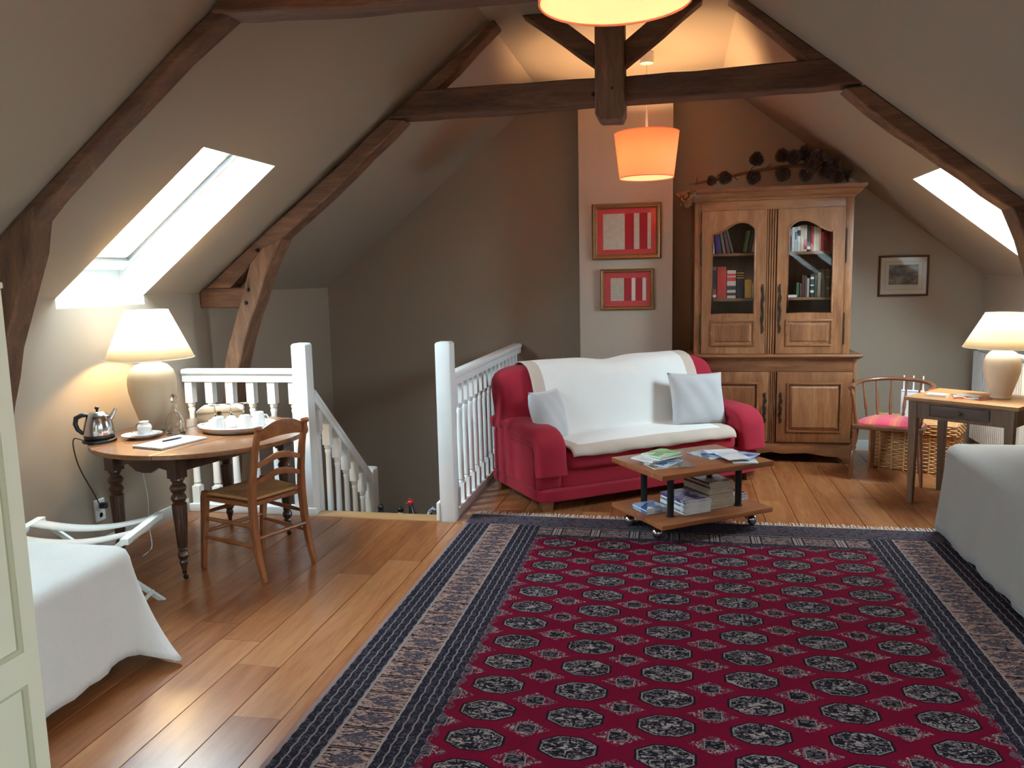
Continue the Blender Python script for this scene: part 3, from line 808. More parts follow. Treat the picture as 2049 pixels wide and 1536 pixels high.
# ================================================================== coffee table and magazines
CT = Vector((.10, 5.055, 0)); CA = R(35.2); ca, sa = math.cos(CA), math.sin(CA)
ct = thing('coffee_table', 'low teak coffee table on chrome casters with black posts and lower shelf', 'coffee table', CT, CA)
MB().box(-.41, .41, -.285, .285, .412, .444).build('top', M_TEAK, ct, bevel=.003)
MB().box(-.41, .41, -.285, .285, .118, .146).build('shelf', M_TEAK, ct, bevel=.003)
for px, py in ((-.255, -.145), (.255, -.145), (-.255, .145), (.255, .145)):
    p = MB().lathe([(.021, .146), (.021, .412)], 16).build('post', M_BLKMET, ct, loc=(px, py, 0))
    MB().lathe([(.028, .146), (.028, .150), (.022, .152)], 14).build('flange', M_BLKMET, p)
def caster(px, py, a):
    zf = RUG_T
    c = MB().lathe([(.0, zf), (.014, zf+.001), (.029, zf+.011), (.037, zf+.033), (.029, zf+.055), (.014, zf+.065), (0, zf+.066)], 18, cap=False).build('caster', M_CHROME, ct, smooth=60, loc=(px, py, 0), rot=(0, 0, a))
    MB().tube([(.0, .0, .118), (.0, .0, .10), (.014, 0, .094), (.034, 0, .085), (.043, 0, .06), (.042, 0, .044)], [.012, .010, .010, .010, .008, .006], 10).build('fork', M_CHROME, c, smooth=60)
for q in ((-.33, -.115, .6), (.355, -.16, 2.1), (-.335, .19, 1.2), (.35, .19, .2)): caster(*q)

def cover_mat(name, base, second, third, scale=14):
    m, nt, b = new_mat(name)
    v = coords(nt); vo = nt.nodes.new('ShaderNodeTexVoronoi'); vo.inputs['Scale'].default_value = scale; nt.links.new(v, vo.inputs['Vector'])
    c = ramp(nt, vo.outputs['Color'], [(.25, base), (.5, second), (.8, third)])
    nt.links.new(c, b.inputs['Base Color']); b.inputs['Roughness'].default_value = .25; b.inputs['Coat Weight'].default_value = .2
    return m
COV = {
 'blue': cover_mat('blue_cover', (.05, .12, .32), (.30, .42, .60), (.62, .68, .74)),
 'green': cover_mat('green_cover', (.07, .25, .04), (.20, .42, .10), (.55, .65, .45)),
 'white': cover_mat('white_cover', (.75, .75, .75), (.55, .6, .68), (.8, .8, .78)),
 'teal': cover_mat('teal_cover', (.03, .16, .20), (.10, .30, .36), (.45, .55, .56)),
 'grey': cover_mat('grey_cover', (.20, .21, .24), (.38, .40, .44), (.62, .62, .64)),
 'violet': cover_mat('violet_cover', (.10, .07, .22), (.30, .26, .45), (.6, .58, .66)),
 'brown': cover_mat('brown_cover', (.10, .05, .03), (.20, .11, .07), (.42, .33, .26)),
 'red': cover_mat('red_cover', (.30, .04, .03), (.42, .16, .12), (.65, .55, .5)),
 'cream': cover_mat('cream_cover', (.55, .48, .36), (.65, .58, .46), (.4, .3, .2)),
}
def magazine(label, x, y, z, rz, w, d, h, cov, group, pages=M_PAPER, tilt=(0, 0), name='magazine', cat='magazine'):
    t = thing(name, label, cat, (x, y, z), rz, group)
    t.rotation_euler = (tilt[0], tilt[1], rz)
    c = .0012
    MB().box(-w/2+.001, w/2-.001, -d/2, d/2-.001, c, h-c).build('pages', pages, t, smooth=0)
    MB().prism([(-w/2, 0), (w/2, 0), (w/2, c), (-w/2+c, c), (-w/2+c, h-c), (w/2, h-c), (w/2, h), (-w/2, h)], 'y', -d/2-.001, d/2).build('cover', COV[cov], t, smooth=0)
    return t
ORD = ['lowest', 'second from the bottom', 'third from the bottom', 'fourth from the bottom', 'fifth from the bottom', 'sixth from the bottom', 'seventh from the bottom', 'eighth from the bottom', 'ninth from the bottom', 'tenth from the bottom', 'eleventh from the bottom', 'twelfth from the bottom', 'thirteenth from the bottom']
# pile of booklets at the left of the top
z = .4445
for k, (w, d, h, cov, dx, dy, a, lab) in enumerate((
   (.20, .27, .006, 'brown', .045, -.045, -8, 'dark thin magazine lying lowest in the left pile, jutting towards the carpet'),
   (.15, .21, .008, 'blue', .02, -.02, 25, 'blue booklet second from the bottom of the left pile on the table'),
   (.15, .21, .007, 'teal', -.03, .01, 4, 'teal booklet third from the bottom of the left pile on the table'),
   (.17, .23, .010, 'white', -.045, .03, 18, 'white brochure fourth from the bottom of the left pile on the table'),
   (.14, .20, .012, 'green', .01, .02, 12, 'green and white book second from the top of the left pile'),
   (.15, .21, .012, 'green', .0, .035, 20, 'pale green book lying on top of the left pile'))):
    magazine(lab, -.085+dx, 4.925+dy, z, CA+R(a)-R(90), w, d, h, cov, 'reading matter on the coffee table top'); z += h+.0006
z = .4445
for (w, d, h, cov, dx, dy, zo, a, lab) in (
   (.16, .22, .005, 'grey', -.12, .06, 0, 10, 'grey leaflet at the left of the spread on the coffee table'),
   (.15, .21, .006, 'white', .09, -.05, 0, -30, 'white magazine nearest the right edge of the coffee table'),
   (.15, .21, .005, 'blue', -.02, .03, .0065, 35, 'blue leaflet in the middle of the spread on the coffee table'),
   (.14, .20, .005, 'blue', .10, .0, .0122, -60, 'blue leaflet lying crosswise on the white magazine'),
   (.15, .20, .005, 'white', .03, -.04, .0178, -12, 'white leaflet on top of the blue ones at the table front'),
   (.10, .20, .005, 'violet', -.06, .085, .0125, 55, 'violet leaflet at the back of the spread on the coffee table'),
   (.10, .20, .004, 'white', -.035, .09, .0180, 75, 'narrow white leaflet lying on top of the violet leaflet')):
    magazine(lab, .325+dx, 5.115+dy, z+zo, CA+R(a), w, d, h, cov, 'reading matter on the coffee table top')
# lower shelf
def ctp(a, b): return (CT.x+a*ca-b*sa+rr.uniform(-.004, .004), CT.y+a*sa+b*ca+rr.uniform(-.004, .004))
z = .147
for k in range(5):
    magazine('thin blue magazine by the front post, %s of its pile' % ORD[k], *ctp(-.295, .022), z, CA+R(rr.uniform(-3, 3)), .15, .155, .006, ['blue', 'grey', 'blue', 'white', 'blue'][k], 'thin blue magazines on the lower shelf'); z += .0066
z = .147
for k in range(8):
    h = .0105
    magazine('white-edged magazine in the medium pile on the lower shelf, %s' % ORD[k], *ctp(-.074, -.045), z, CA+R(rr.uniform(-1.5, 1.5)), .195, .26, h, ['white', 'grey', 'white', 'white', 'grey', 'white', 'violet', 'violet'][k], 'medium pile on the lower shelf', M_PAPER); z += h+.0005
z = .147
for k in range(13):
    h = .0125
    magazine('cream-edged magazine in the tall pile on the lower shelf, %s' % ORD[k], *ctp(.130, -.005), z, CA+R(rr.uniform(-1.5, 1.5)), .185, .27, h, ['cream', 'brown', 'cream', 'cream', 'grey', 'cream', 'brown', 'cream', 'cream', 'cream', 'brown', 'cream', 'brown'][k], 'tall pile on the lower shelf', M_PAGES); z += h+.0004
z = .147
for k in range(4):
    magazine('magazine behind the right post of the lower shelf, %s of four' % ORD[k], *ctp(.345, .04), z, CA+R(rr.uniform(-1.5, 1.5)), .115, .2, .011, ['white', 'grey', 'red', 'brown'][k], 'small pile at the right of the lower shelf'); z += .0116

# ================================================================== pine cabinet
cab = thing('cabinet', 'tall aged pine cabinet with arched glass doors above panelled doors', 'cabinet', (.80, 6.94, 0))
CX = .80                                      # local x = world x - .80, local y = world y - 6.9
def L(x): return x-CX
CD = .54                                       # depth of the lower part
# carcass
MB().box(L(.135), L(.165), .02, CD, .12, .88).build('side_panel', M_PINE, cab, bevel=.003)
MB().box(L(1.425), L(1.455), .02, CD, .12, .88).build('side_panel', M_PINE, cab, bevel=.003)
MB().box(L(.135), L(1.455), CD-.02, CD, .1, 2.2).build('back_panel', M_PINEIN, cab, smooth=0)
for xa, xb in ((.135, .225), (1.43, 1.455)):
    MB().box(L(xa), L(xb), .0, .028, .10, .88).build('stile', M_PINE, cab, bevel=.003)
MB().box(L(.225), L(1.43), .002, .026, .775, .88).build('rail', M_PINEX, cab, bevel=.003)
MB().box(L(.135), L(1.455), .005, CD-.02, .165, .178).build('bottom_board', M_PINEIN, cab, smooth=0)
ap = [(L(.135), 0), (L(.215), 0), (L(.225), .03), (L(.26), .055), (L(.34), .06), (L(.52), .085), (L(.72), .075), (L(.80), .09), (L(.88), .075), (L(1.08), .085), (L(1.24), .06), (L(1.33), .055), (L(1.365), .03), (L(1.375), 0), (L(1.455), 0), (L(1.455), .168), (L(.135), .168)]
MB().prism(ap, 'y', .0, .03).build('apron', M_PINEX, cab, bevel=.003)
for xa in (.135, 1.40): MB().box(L(xa), L(xa+.055), CD-.06, CD, 0, .12).build('foot', M_PINE, cab, bevel=.003)
MB().box(L(.17), L(1.42), .05, CD-.03, .08, .10).build('underside_shade', M_UNDERSHADE, cab, smooth=0)  # black board added to paint the shade seen below the apron
LG = [(0, .895), (.0, .885), (.012, .88), (.016, .878), (.016, .895), (.03, .9), (.04, .912), (.04, .922), (0, .922)]
MB().box(L(.10), L(1.495), -.035, CD+.01, .893, .918).build('ledge', M_PINEX, cab, bevel=.008, bseg=3)
MB().box(L(.12), L(1.475), -.018, CD, .879, .893).build('ledge_moulding', M_PINEX, cab, bevel=.004)
# upper carcass (slightly narrower)
UY = .05
for xa, xb in ((.155, .185), (1.375, 1.405)):
    MB().box(L(xa), L(xb), UY+.02, CD-.02, .918, 2.19).build('side_panel', M_PINE, cab, bevel=.003)
for xa, xb in ((.155, .208), (1.348, 1.405)):
    MB().box(L(xa), L(xb), UY, UY+.028, .918, 2.19).build('stile', M_PINE, cab, bevel=.003)
MB().box(L(.208), L(1.348), UY+.002, UY+.026, 2.112, 2.19).build('rail', M_PINEX, cab, bevel=.003)
MB().box(L(.155), L(1.405), UY, CD, 2.19, 2.215).build('top_board', M_PINEX, cab, smooth=0)
# cornice: moulded profile swept round three sides
cp = [(0, 2.185), (.012, 2.19), (.014, 2.205), (.03, 2.215), (.05, 2.235), (.056, 2.25), (.075, 2.258), (.082, 2.285), (0, 2.285)]
xa, xb, y0, y1 = L(.155), L(1.405), UY, CD
fr = []
for (px, py, dx, dy) in ((xa, y1, -1, 0), (xa, y0, -1, -1), (xb, y0, 1, -1), (xb, y1, 1, 0)):
    fr.append(((px, py, 0), (dx, dy, 0), (0, 0, 1)))
MB().sweep(cp, fr).build('cornice', M_PINEX, cab, smooth=30)
MB().box(xa, xb, y0, y1, 2.26, 2.284).build('cornice_lid', M_PINEX, cab, smooth=0)
# shelves
for sz in (1.762, 1.385, 1.02):
    MB().box(L(.186), L(1.374), UY+.05, CD-.021, sz-.022, sz).build('shelf', M_PINEIN, cab, bevel=.002)
# middle fluted posts
def fluted(x0, x1, yf, z0, z1):
    n = 4; w = (x1-x0)/n; pts = [(x0, yf+.028)]
    for k in range(n):
        a = x0+k*w
        pts += [(a+.001, yf+.012), (a+.002, yf), (a+w*.55, yf), (a+w*.60, yf+.014), (a+w*.98, yf+.014)]
    pts += [(x1, yf+.028)]
    return MB().prism(pts, 'z', z0, z1).build('fluted_post', M_PINE, cab, smooth=0)
fluted(L(.737), L(.815), UY-.004, .918, 2.112); fluted(L(.770), L(.828), -.004, .17, .775)
def arch_hole(x0, x1, z0, zs, zt, flip):
    """opening with an ogee top: shoulder height zs, crown zt"""
    pts = [(x0, z0), (x1, z0)]
    n = 22; top = []
    for k in range(n+1):
        t = k/n                      # 0 at the low shoulder, 1 at the pilaster side
        if t < .55: zz = zs+(zt-zs)*(.5-.5*math.cos(math.pi*(t/.72)))*1.0
        else: zz = 0
        a = .5-.5*math.cos(math.pi*min(1, t/.68))
        drop = max(0, (t-.72)/.28)
        zz = zs+(zt-zs)*a-(zt-zs)*.62*drop**2
        top.append((x0+(x1-x0)*t, zz))
    if flip: top = [(x0+x1-a, b_) for a, b_ in top]; top = top[::-1]
    return pts+top[::-1]
def raised_panel(door, x0, x1, z0, z1, yf):
    """moulded recess with a fielded panel"""
    m = MB()
    w = .016
    m.prism_hole([(x0, z0), (x1, z0), (x1, z1), (x0, z1)], [(x0+w, z0+w), (x1-w, z0+w), (x1-w, z1-w), (x0+w, z1-w)], 'y', yf-.010, yf+.012)
    m.build('moulding', M_PINEX, door, smooth=25, bevel=.004, bseg=2)
    i1, i2 = .018, .045
    m = MB()
    a = [m.v(p) for p in ((x0+i1, yf+.008, z0+i1), (x1-i1, yf+.008, z0+i1), (x1-i1, yf+.008, z1-i1), (x0+i1, yf+.008, z1-i1))]
    b_ = [m.v(p) for p in ((x0+i2, yf-.006, z0+i2), (x1-i2, yf-.006, z0+i2), (x1-i2, yf-.006, z1-i2), (x0+i2, yf-.006, z1-i2))]
    m.f(b_)
    for k in range(4): m.f([a[k], a[(k+1) % 4], b_[(k+1) % 4], b_[k]])
    m.build('panel', M_PINE, door, smooth=0)
def escutcheon(door, x, yf, z0, z1, seed):
    r = random.Random(seed); n = 26; Lp, Rp = [], []
    for k in range(n+1):
        t = k/n; z = z0+(z1-z0)*t
        w = .004+.008*abs(math.sin(t*math.pi*5.0))*(.5+.5*math.sin(t*math.pi))+r.uniform(0, .003)
        off = .004*math.sin(t*19)
        Lp.append((x-w+off, z)); Rp.append((x+w+off, z))
    e = MB().prism(Lp+Rp[::-1], 'y', yf-.006, yf+.001).build('escutcheon', M_IRON, door, smooth=30)
    MB().tube([(x, yf-.005, (z0+z1)/2+.02), (x, yf-.025, (z0+z1)/2+.01), (x, yf-.025, (z0+z1)/2-.03), (x, yf-.006, (z0+z1)/2-.04)], .004, 8).build('pull', M_IRON, e, smooth=60)
def hinge(door, x, yf, z0, z1):
    m = MB().lathe([(.003, z0), (.006, z0+.012), (.0055, z0+.02), (.0055, (z0+z1)/2-.004), (.0075, (z0+z1)/2), (.0055, (z0+z1)/2+.004), (.0055, z1-.02), (.006, z1-.012), (.003, z1)], 10, (x, yf-.004, 0))
    m.build('hinge', M_IRON, door, smooth=60)
def upper_door(x0, x1, hx0, hx1, flip):
    z0, z1 = .922, 2.110; yf = UY-.012
    d = thing('door', None, None); d.parent = cab
    hole = arch_hole(hx0, hx1, 1.262, 1.92, 2.015, flip)
    m = MB(); m.prism_hole([(x0, z0), (x1, z0), (x1, z1), (x0, z1)], hole, 'y', yf, yf+.026)
    m.build('door_frame', M_PINE, d, smooth=25)
    # bead moulding round the glass
    path = [(p[0], yf+.002, p[1]) for p in hole]
    MB().tube(path, .009, 8, closed=True).build('glazing_bead', M_PINEX, d, smooth=60)
    m = MB(); m.f([m.v((p[0], yf+.014, p[1])) for p in hole]); m.build('pane', M_CPANE, d, smooth=0)
    raised_panel(d, hx0-.012, hx1+.012, .985, 1.205, yf)
    hx = x1-.025 if flip is False else x0+.025
    escutcheon(d, hx, yf, 1.09, 1.50, 3 if flip else 4)
    ox = x0-.008 if flip is False else x1+.008
    for a, b_ in ((1.66, 1.94), (.995, 1.26)): hinge(d, ox, yf, a, b_)
upper_door(L(.212), L(.733), L(.300), L(.640), False)
upper_door(L(.819), L(1.344), L(.907), L(1.254), True)
def lower_door(x0, x1, flip):
    z0, z1 = .182, .772; yf = -.014
    d = thing('door', None, None); d.parent = cab
    p0, p1, q0, q1 = x0+.082, x1-.082, z0+.085, z1-.09
    MB().prism_hole([(x0, z0), (x1, z0), (x1, z1), (x0, z1)], [(p0, q0), (p1, q0), (p1, q1), (p0, q1)], 'y', yf, yf+.024).build('door_frame', M_PINE, d, smooth=25, bevel=.002)
    raised_panel(d, p0-.002, p1+.002, q0-.002, q1+.002, yf)
    MB().box(p0, p1, yf+.016, yf+.022, q0, q1).build('panel_back', M_PINE, d, smooth=0)
    escutcheon(d, x1-.03 if not flip else x0+.03, yf, .34, .60, 8 if flip else 9)
    hinge(d, x0-.006 if not flip else x1+.004, yf, .22, .34); hinge(d, x0-.006 if not flip else x1+.004, yf, .60, .72)
lower_door(L(.228), L(.766), False); lower_door(L(.832), L(1.426), True)

# books
def book(label, x, z, w, h, d, col, group, lean=0, y=7.06, band=None, name='book', cat='book', rough=.5):
    key = 'book_%s' % label[:40]
    mt = plain(key, col, rough, var=.15, vscale=25)
    t = thing(name, label, cat, (x, y, z), 0, group); t.rotation_euler = (0, lean, 0)
    MB().box(0, w, 0, d, 0, h).build('cover', mt, t, smooth=30, bevel=min(.004, w*.2), bseg=2)
    MB().box(w*.15, w*.85, .004, d-.004, h-.001, h+.0008).build('pages', M_PAGES, t, smooth=0)
    for (za, zb, bc) in (band or []):
        MB().box(.001, w-.001, -.0012, .002, h*za, h*zb).build('spine_label', bc, t, smooth=0)
M_BW = plain('label_white', (.7, .68, .62), .6); M_BG = plain('label_gilt', (.6, .4, .12), .35, .8); M_BR = plain('label_red', (.45, .02, .02), .6); M_BK = plain('label_black', (.02, .02, .02), .6)
z = 1.763
G = 'books on the upper left shelf'
x = .245; prev = 0
for w, h, col, ln, lab in ((.022, .16, (.5, .35, .3), 0, 'pale pinkish book at the far left of the upper left shelf'), (.018, .185, (.03, .06, .14), -3, 'navy book with pale edge on the upper left shelf'), (.014, .19, (.55, .6, .65), -4, 'slim pale blue book on the upper left shelf'), (.042, .20, (.07, .025, .14), -7, 'thick purple book on the upper left shelf'), (.022, .205, (.16, .14, .08), -10, 'olive book leaning beside the purple book'), (.024, .205, (.15, .03, .06), -13, 'dark red book leaning on the upper left shelf'), (.016, .205, (.10, .11, .07), -15, 'dark green slim book, last of the leaning row')):
    x += .2*abs(math.sin(R(ln-prev)))+.001; prev = ln
    book(lab, x, z+.0005+w*abs(math.sin(R(ln)))*0, w, h, .16, col, G, R(ln)); x += w/math.cos(R(ln))+.002
for xx, w, h, col, ln, lab in ((.555, .028, .18, (.10, .17, .05), 9, 'green book leaning to the right on the upper left shelf'), (.590, .022, .185, (.06, .045, .04), 11, 'dark brown book leaning right, near the centre post'), (.618, .024, .19, (.45, .30, .24), 13, 'pinkish book at the right end of the upper left shelf')):
    book(lab, xx, z+.008, w, h, .16, col, G, R(ln))
G = 'books on the upper right shelf'; x = .905
for w, h, col, lab, bd in (
  (.022, .185, (.30, .36, .30), 'grey-green book at the left end of the upper right shelf', None), (.012, .19, (.06, .06, .08), 'slim black book beside the pale green book, upper right shelf', None),
  (.022, .20, (.72, .74, .72), 'first white paperback from the left on the upper right shelf', None), (.018, .20, (.62, .68, .70), 'bluish white paperback on the upper right shelf', [(.5, .8, M_BK)]),
  (.026, .205, (.64, .68, .68), 'pale grey paperback with small black title, upper right shelf', [(.62, .85, M_BK)]), (.026, .215, (.66, .58, .47), 'tall cream paperback on the upper right shelf', None), (.024, .215, (.68, .60, .48), 'cream paperback with red lower spine label', [(.08, .45, M_BR)]),
  (.028, .20, (.03, .025, .04), 'thick black book with pale emblem, upper right shelf', [(.08, .2, M_BW)]), (.022, .205, (.45, .03, .025), 'bright red book in the middle of the upper right shelf', None), (.02, .20, (.68, .62, .50), 'cream paperback right of the bright red book', None), (.02, .195, (.66, .58, .45), 'second cream paperback right of the bright red book', None),
  (.014, .195, (.6, .45, .36), 'slim salmon paperback on the upper right shelf', None), (.024, .155, (.42, .02, .02), 'short red book on the upper right shelf', None), (.018, .165, (.14, .03, .02), 'short brown book with red emblem, upper right shelf', [(.5, .75, M_BR)]), (.028, .20, (.18, .02, .015), 'dark red book near the right end of the upper right shelf', None), (.026, .20, (.22, .03, .02), 'dark red book at the right end of the upper right shelf', None)):
    book(lab, x, z, w, h, .16, col, G, 0, band=bd); x += w+.0008
z = 1.386; G = 'books on the middle left shelf'
for xx, w, h, col, lab, bd in ((.288, .05, .265, (.20, .06, .06), 'dark red book with white title at the left of the middle shelf', [(.04, .12, M_BW), (.3, .9, M_BK)]), (.343, .075, .265, (.40, .03, .02), 'large bright red book on the middle left shelf', [(.25, .7, M_BR)]), (.424, .074, .235, (.52, .46, .42), 'thick white book with red flower picture on its spine', [(.10, .2, M_BK), (.3, .45, M_BK), (.62, .75, M_BR), (.8, .88, M_BR)]), (.503, .060, .237, (.012, .014, .022), 'thick black book with gilt bands on its spine', [(.70, .74, M_BG), (.79, .82, M_BG), (.87, .91, M_BG)]), (.570, .055, .155, (.55, .36, .05), 'short yellow book on the middle left shelf', None), (.628, .03, .12, (.6, .38, .2), 'small orange book by the centre post', None)):
    book(lab, xx, z, w, h, .17, col, G, 0, band=bd)
G = 'books on the middle right shelf'
magazine('pale blue booklet lying flat on the middle right shelf', .945, 7.13, 1.3862, 0, .09, .14, .02, 'white', G, M_PAPER, name='book', cat='book')
for xx, w, h, col, lab, bd in ((.985, .022, .12, (.03, .10, .04), 'small green book on the middle right shelf', None), (1.012, .016, .115, (.10, .03, .03), 'small dark red book beside the small green book', None), (1.031, .016, .18, (.08, .03, .025), 'slim dark brown book on the middle right shelf', None), (1.050, .014, .175, (.06, .04, .04), 'slim blackish book on the middle right shelf', None), (1.068, .020, .155, (.32, .27, .2), 'slim beige book on the middle right shelf', None), (1.095, .030, .185, (.02, .035, .04), 'dark teal book with silver bands, middle right shelf', [(.2, .3, M_BW), (.5, .55, M_BW), (.8, .9, M_BW)]), (1.130, .018, .18, (.03, .06, .05), 'slim dark green book on the middle right shelf', None), (1.152, .026, .20, (.27, .23, .17), 'tan book on the middle right shelf', None), (1.186, .030, .225, (.10, .085, .04), 'olive brown book on the middle right shelf', None), (1.218, .030, .225, (.09, .08, .035), 'olive book with gilt lines at the right end of the middle shelf', [(.3, .34, M_BG), (.7, .74, M_BG)])):
    book(lab, xx, z, w, h, .16, col, G, 0, band=bd)
# pale shell-like bundle on the lowest glazed shelf
sh = MB()
for k in range(16):
    a = math.pi*(k/15-.5)*.9
    sh.tube([(0, 0, .01), (math.sin(a)*.03, -.02, .07), (math.sin(a)*.075, -.03, .13+.02*math.cos(a))], [.008, .010, .005], 6)
tag(sh.build('dried_seed_head', plain('dried_husk', (.30, .20, .10), .7), None, smooth=60, loc=(1.04, 7.10, 1.021)), 'dried fan-shaped husk on the lowest glazed shelf of the cabinet', 'ornament')

# ---------------------------------------------------------------- pine cone branch on the cabinet
def cone_mesh():
    m = MB(); n = 74
    m.lathe([(.006, .004), (.020, .02), (.022, .04), (.015, .065), (.005, .088)], 10)
    for k in range(n):
        t = k/n; a = k*2.39996; z = .008+.082*t
        r = .036*math.sin(math.pi*min(1, (.16+.84*t)))**.7+.006
        r *= (1-.25*t)
        c, s_ = math.cos(a), math.sin(a); w = .0085*(1-.4*t)
        def P(rad, side, zz): return (c*rad-s_*side, s_*rad+c*side, zz)
        v0 = [m.v(P(r*.5, -w*.6, z-.003)), m.v(P(r*.5, w*.6, z-.003)), m.v(P(r*1.25, w, z+.004)), m.v(P(r*1.42, 0, z+.013)), m.v(P(r*1.25, -w, z+.004))]
        v1 = m.v(P(r*.9, 0, z+.016))
        m.f(v0)
        for i in range(5): m.f([v0[i], v0[(i+1) % 5], v1])
    return m.mesh('pine_cone', [M_CONE], 20)
br = thing('pine_cone_branch', 'dried branch hung with brown pine cones on top of the cabinet', 'branch', (.80, 7.05, 2.286))
bp = [(-.66, -.04, .055), (-.55, -.02, .075), (-.42, .0, .095), (-.28, .0, .125), (-.12, .0, .150), (.03, .0, .165), (.18, .0, .172), (.34, .0, .175), (.44, .02, .135), (.52, .02, .08), (.57, .02, .03)]
MB().tube(bp, [.010, .011, .012, .013, .014, .014, .014, .014, .012, .010, .007], 8).build('stem', M_TWIG, br, smooth=60)
for (a, b_, c) in (((-.64, -.04, .06), (-.63, -.06, .11), 0), ((-.47, 0, .09), (-.46, -.03, .13), 0), ((-.21, 0, .135), (-.17, -.02, .185), 0), ((-.08, 0, .15), (-.04, -.03, .19), 0), ((.08, 0, .165), (.1, -.03, .10), 0), ((-.35, 0, .11), (-.30, -.04, .07), 0), ((.12, 0, .17), (.14, -.03, .215), 0), ((-.66, -.04, .055), (-.70, -.04, .05), 0)):
    MB().tube([a, tuple((a[i]+b_[i])/2+(.006 if i == 2 else 0) for i in range(3)), b_], [.006, .005, .003], 6).build('twig', M_TWIG, br, smooth=60)
cm = cone_mesh()
for (px, py, pz, rx, ry, rz, s_) in ((-.555, -.06, .070, 20, 100, 0, .72), (-.375, -.06, .125, 165, 35, 0, .95), (-.165, -.03, .165, 10, 8, 0, 1.0), (-.165, -.03, .135, 172, 14, 0, 1.0), (.055, -.03, .185, 15, -12, 0, 1.0), (.10, -.05, .175, 35, 28, 0, 1.05), (.075, -.04, .150, 170, 24, 0, 1.05), (.245, -.02, .195, 20, -18, 0, 1.1), (.30, -.05, .18, 55, 20, 0, 1.25), (.255, -.07, .175, 120, -15, 0, 1.15), (.36, -.05, .15, 60, 50, 0, 1.0), (.24, -.05, .125, 160, 18, 0, .95), (.355, -.06, .12, 140, -25, 0, 1.05), (.43, -.05, .115, 35, 20, 0, 1.05), (.42, -.06, .12, 130, 35, 0, 1.1), (.52, -.03, .06, 40, 55, 0, .95), (.49, -.06, .085, 150, 30, 0, 1.0)):
    o = bpy.data.objects.new('pine_cone', cm); COL.objects.link(o); o.parent = br; o.location = (px, py, pz+.01); o.rotation_euler = (R(rx), R(ry), R(rz)); o.scale = (s_*(1.2 if px < .3 else 1.04),)*3
lf = thing('dried_leaf', 'brown dried leaf bundle drooping over the left end of the cabinet cornice', 'dried leaves', (.115, 6.86, 2.215))
for k, (a, b_, c) in enumerate(((-.06, 0, .05), (-.02, -.02, -.02), (.0, .0, .05), (-.03, .02, -.07))):
    m = MB(); rr2 = random.Random(k)
    m.grid(lambda u, v: (a+(u-.5)*.09+.012*math.sin(v*7+k), b_+.02*math.sin(u*6)+(v-.5)*.02, c*.5+(v-.5)*.075*(1-.5*abs(u-.5))+.01*math.sin(u*9)), 6, 6)
    m.build('leaf', M_TWIG, lf, smooth=60, thick=.003)

# ================================================================== pictures
def picture(label, x0, x1, z0, z1, y, fw, mat_frame, depth=.028):
    cx, cz = (x0+x1)/2, (z0+z1)/2; hw, hh = (x1-x0)/2, (z1-z0)/2
    t = thing('picture', label, 'picture', (cx, y, cz))
    pf = [(0, 0), (.0, -depth*.6), (fw*.25, -depth), (fw*.55, -depth*.8), (fw*.75, -depth*.85), (fw, -depth*.35), (fw, 0)]
    m = MB(); rows = []
    for sx, sz in ((-1, -1), (1, -1), (1, 1), (-1, 1)):
        rows.append([m.v((sx*(hw-a), b_, sz*(hh-a))) for a, b_ in pf])
    n = len(pf)
    for i in range(4):
        A, B = rows[i], rows[(i+1) % 4]
        for k in range(n): m.f([A[k], B[k], B[(k+1) % n], A[(k+1) % n]])
    m.build('frame', mat_frame, t, smooth=20)
    m = MB(); i = fw*.9
    m.f([m.v(p) for p in ((-hw+i, -.011, -hh+i), (hw-i, -.011, -hh+i), (hw-i, -.011, hh-i), (-hw+i, -.011, hh-i))])
    m.build('glass', M_CPANE, t, smooth=0)
    return t, hw-fw*.9, hh-fw*.9
def card(t, name, mat, x0, x1, z0, z1, y): MB().box(x0, x1, y, -.001, z0, z1).build(name, mat, t, smooth=0)
t, hw, hh = picture('gilt-framed red collage with a pale map panel, the larger and upper one', -.728, -.127, 1.738, 2.222, 7.198, .045, M_GOLD)
card(t, 'mount', M_MATRED, -hw, hw, -hh, hh, -.004)
card(t, 'map_panel', M_CARD, -.205, -.015, -.155, .155, -.0055); card(t, 'strip', M_STRIP, -.015, .065, -.155, .155, -.0055); card(t, 'strip', M_CARD, .065, .112, -.155, .155, -.0058); card(t, 'strip', M_STRIP, .112, .182, -.155, .155, -.0055); card(t, 'strip', M_CARD, .182, .212, -.155, .155, -.0058)
for a, b_ in (((-.18, .14), (-.06, .05)), ((-.06, .15), (-.09, .09)), ((-.19, -.06), (-.11, -.11)), ((-.12, -.02), (-.03, -.12))):
    MB().tube([(a[0], -.0057, a[1]), (b_[0], -.0057, b_[1])], .0012, 4).build('map_line', M_PAPER, t)
t, hw, hh = picture('smaller brown-framed red collage with a book page, hanging below', -.658, -.188, 1.295, 1.655, 7.198, .032, M_GOLD)
card(t, 'mount', M_MATRED, -hw, hw, -hh, hh, -.004)
card(t, 'book_page', M_CARD, -.145, -.088, -.10, .10, -.0058); card(t, 'book_page', M_CARD, -.086, -.028, -.10, .10, -.0058)
card(t, 'strip', M_STRIP, -.028, .035, -.10, .10, -.0055); card(t, 'strip', M_PAPER, .04, .072, -.10, .10, -.0058); card(t, 'strip', M_STRIP, .075, .13, -.10, .10, -.0055); card(t, 'strip', M_PAPER, .135, .165, -.10, .10, -.0058)
for k in range(11):
    for xx in (-.14, -.081): MB().box(xx, xx+.048, -.0060, -.0057, .085-.0165*k, .089-.0165*k).build('text_line', M_CARD if k < 0 else plain('faint_ink', (.36, .33, .29), .9) if k == 0 and xx < -.1 else MATS['faint_ink'], t, smooth=0)
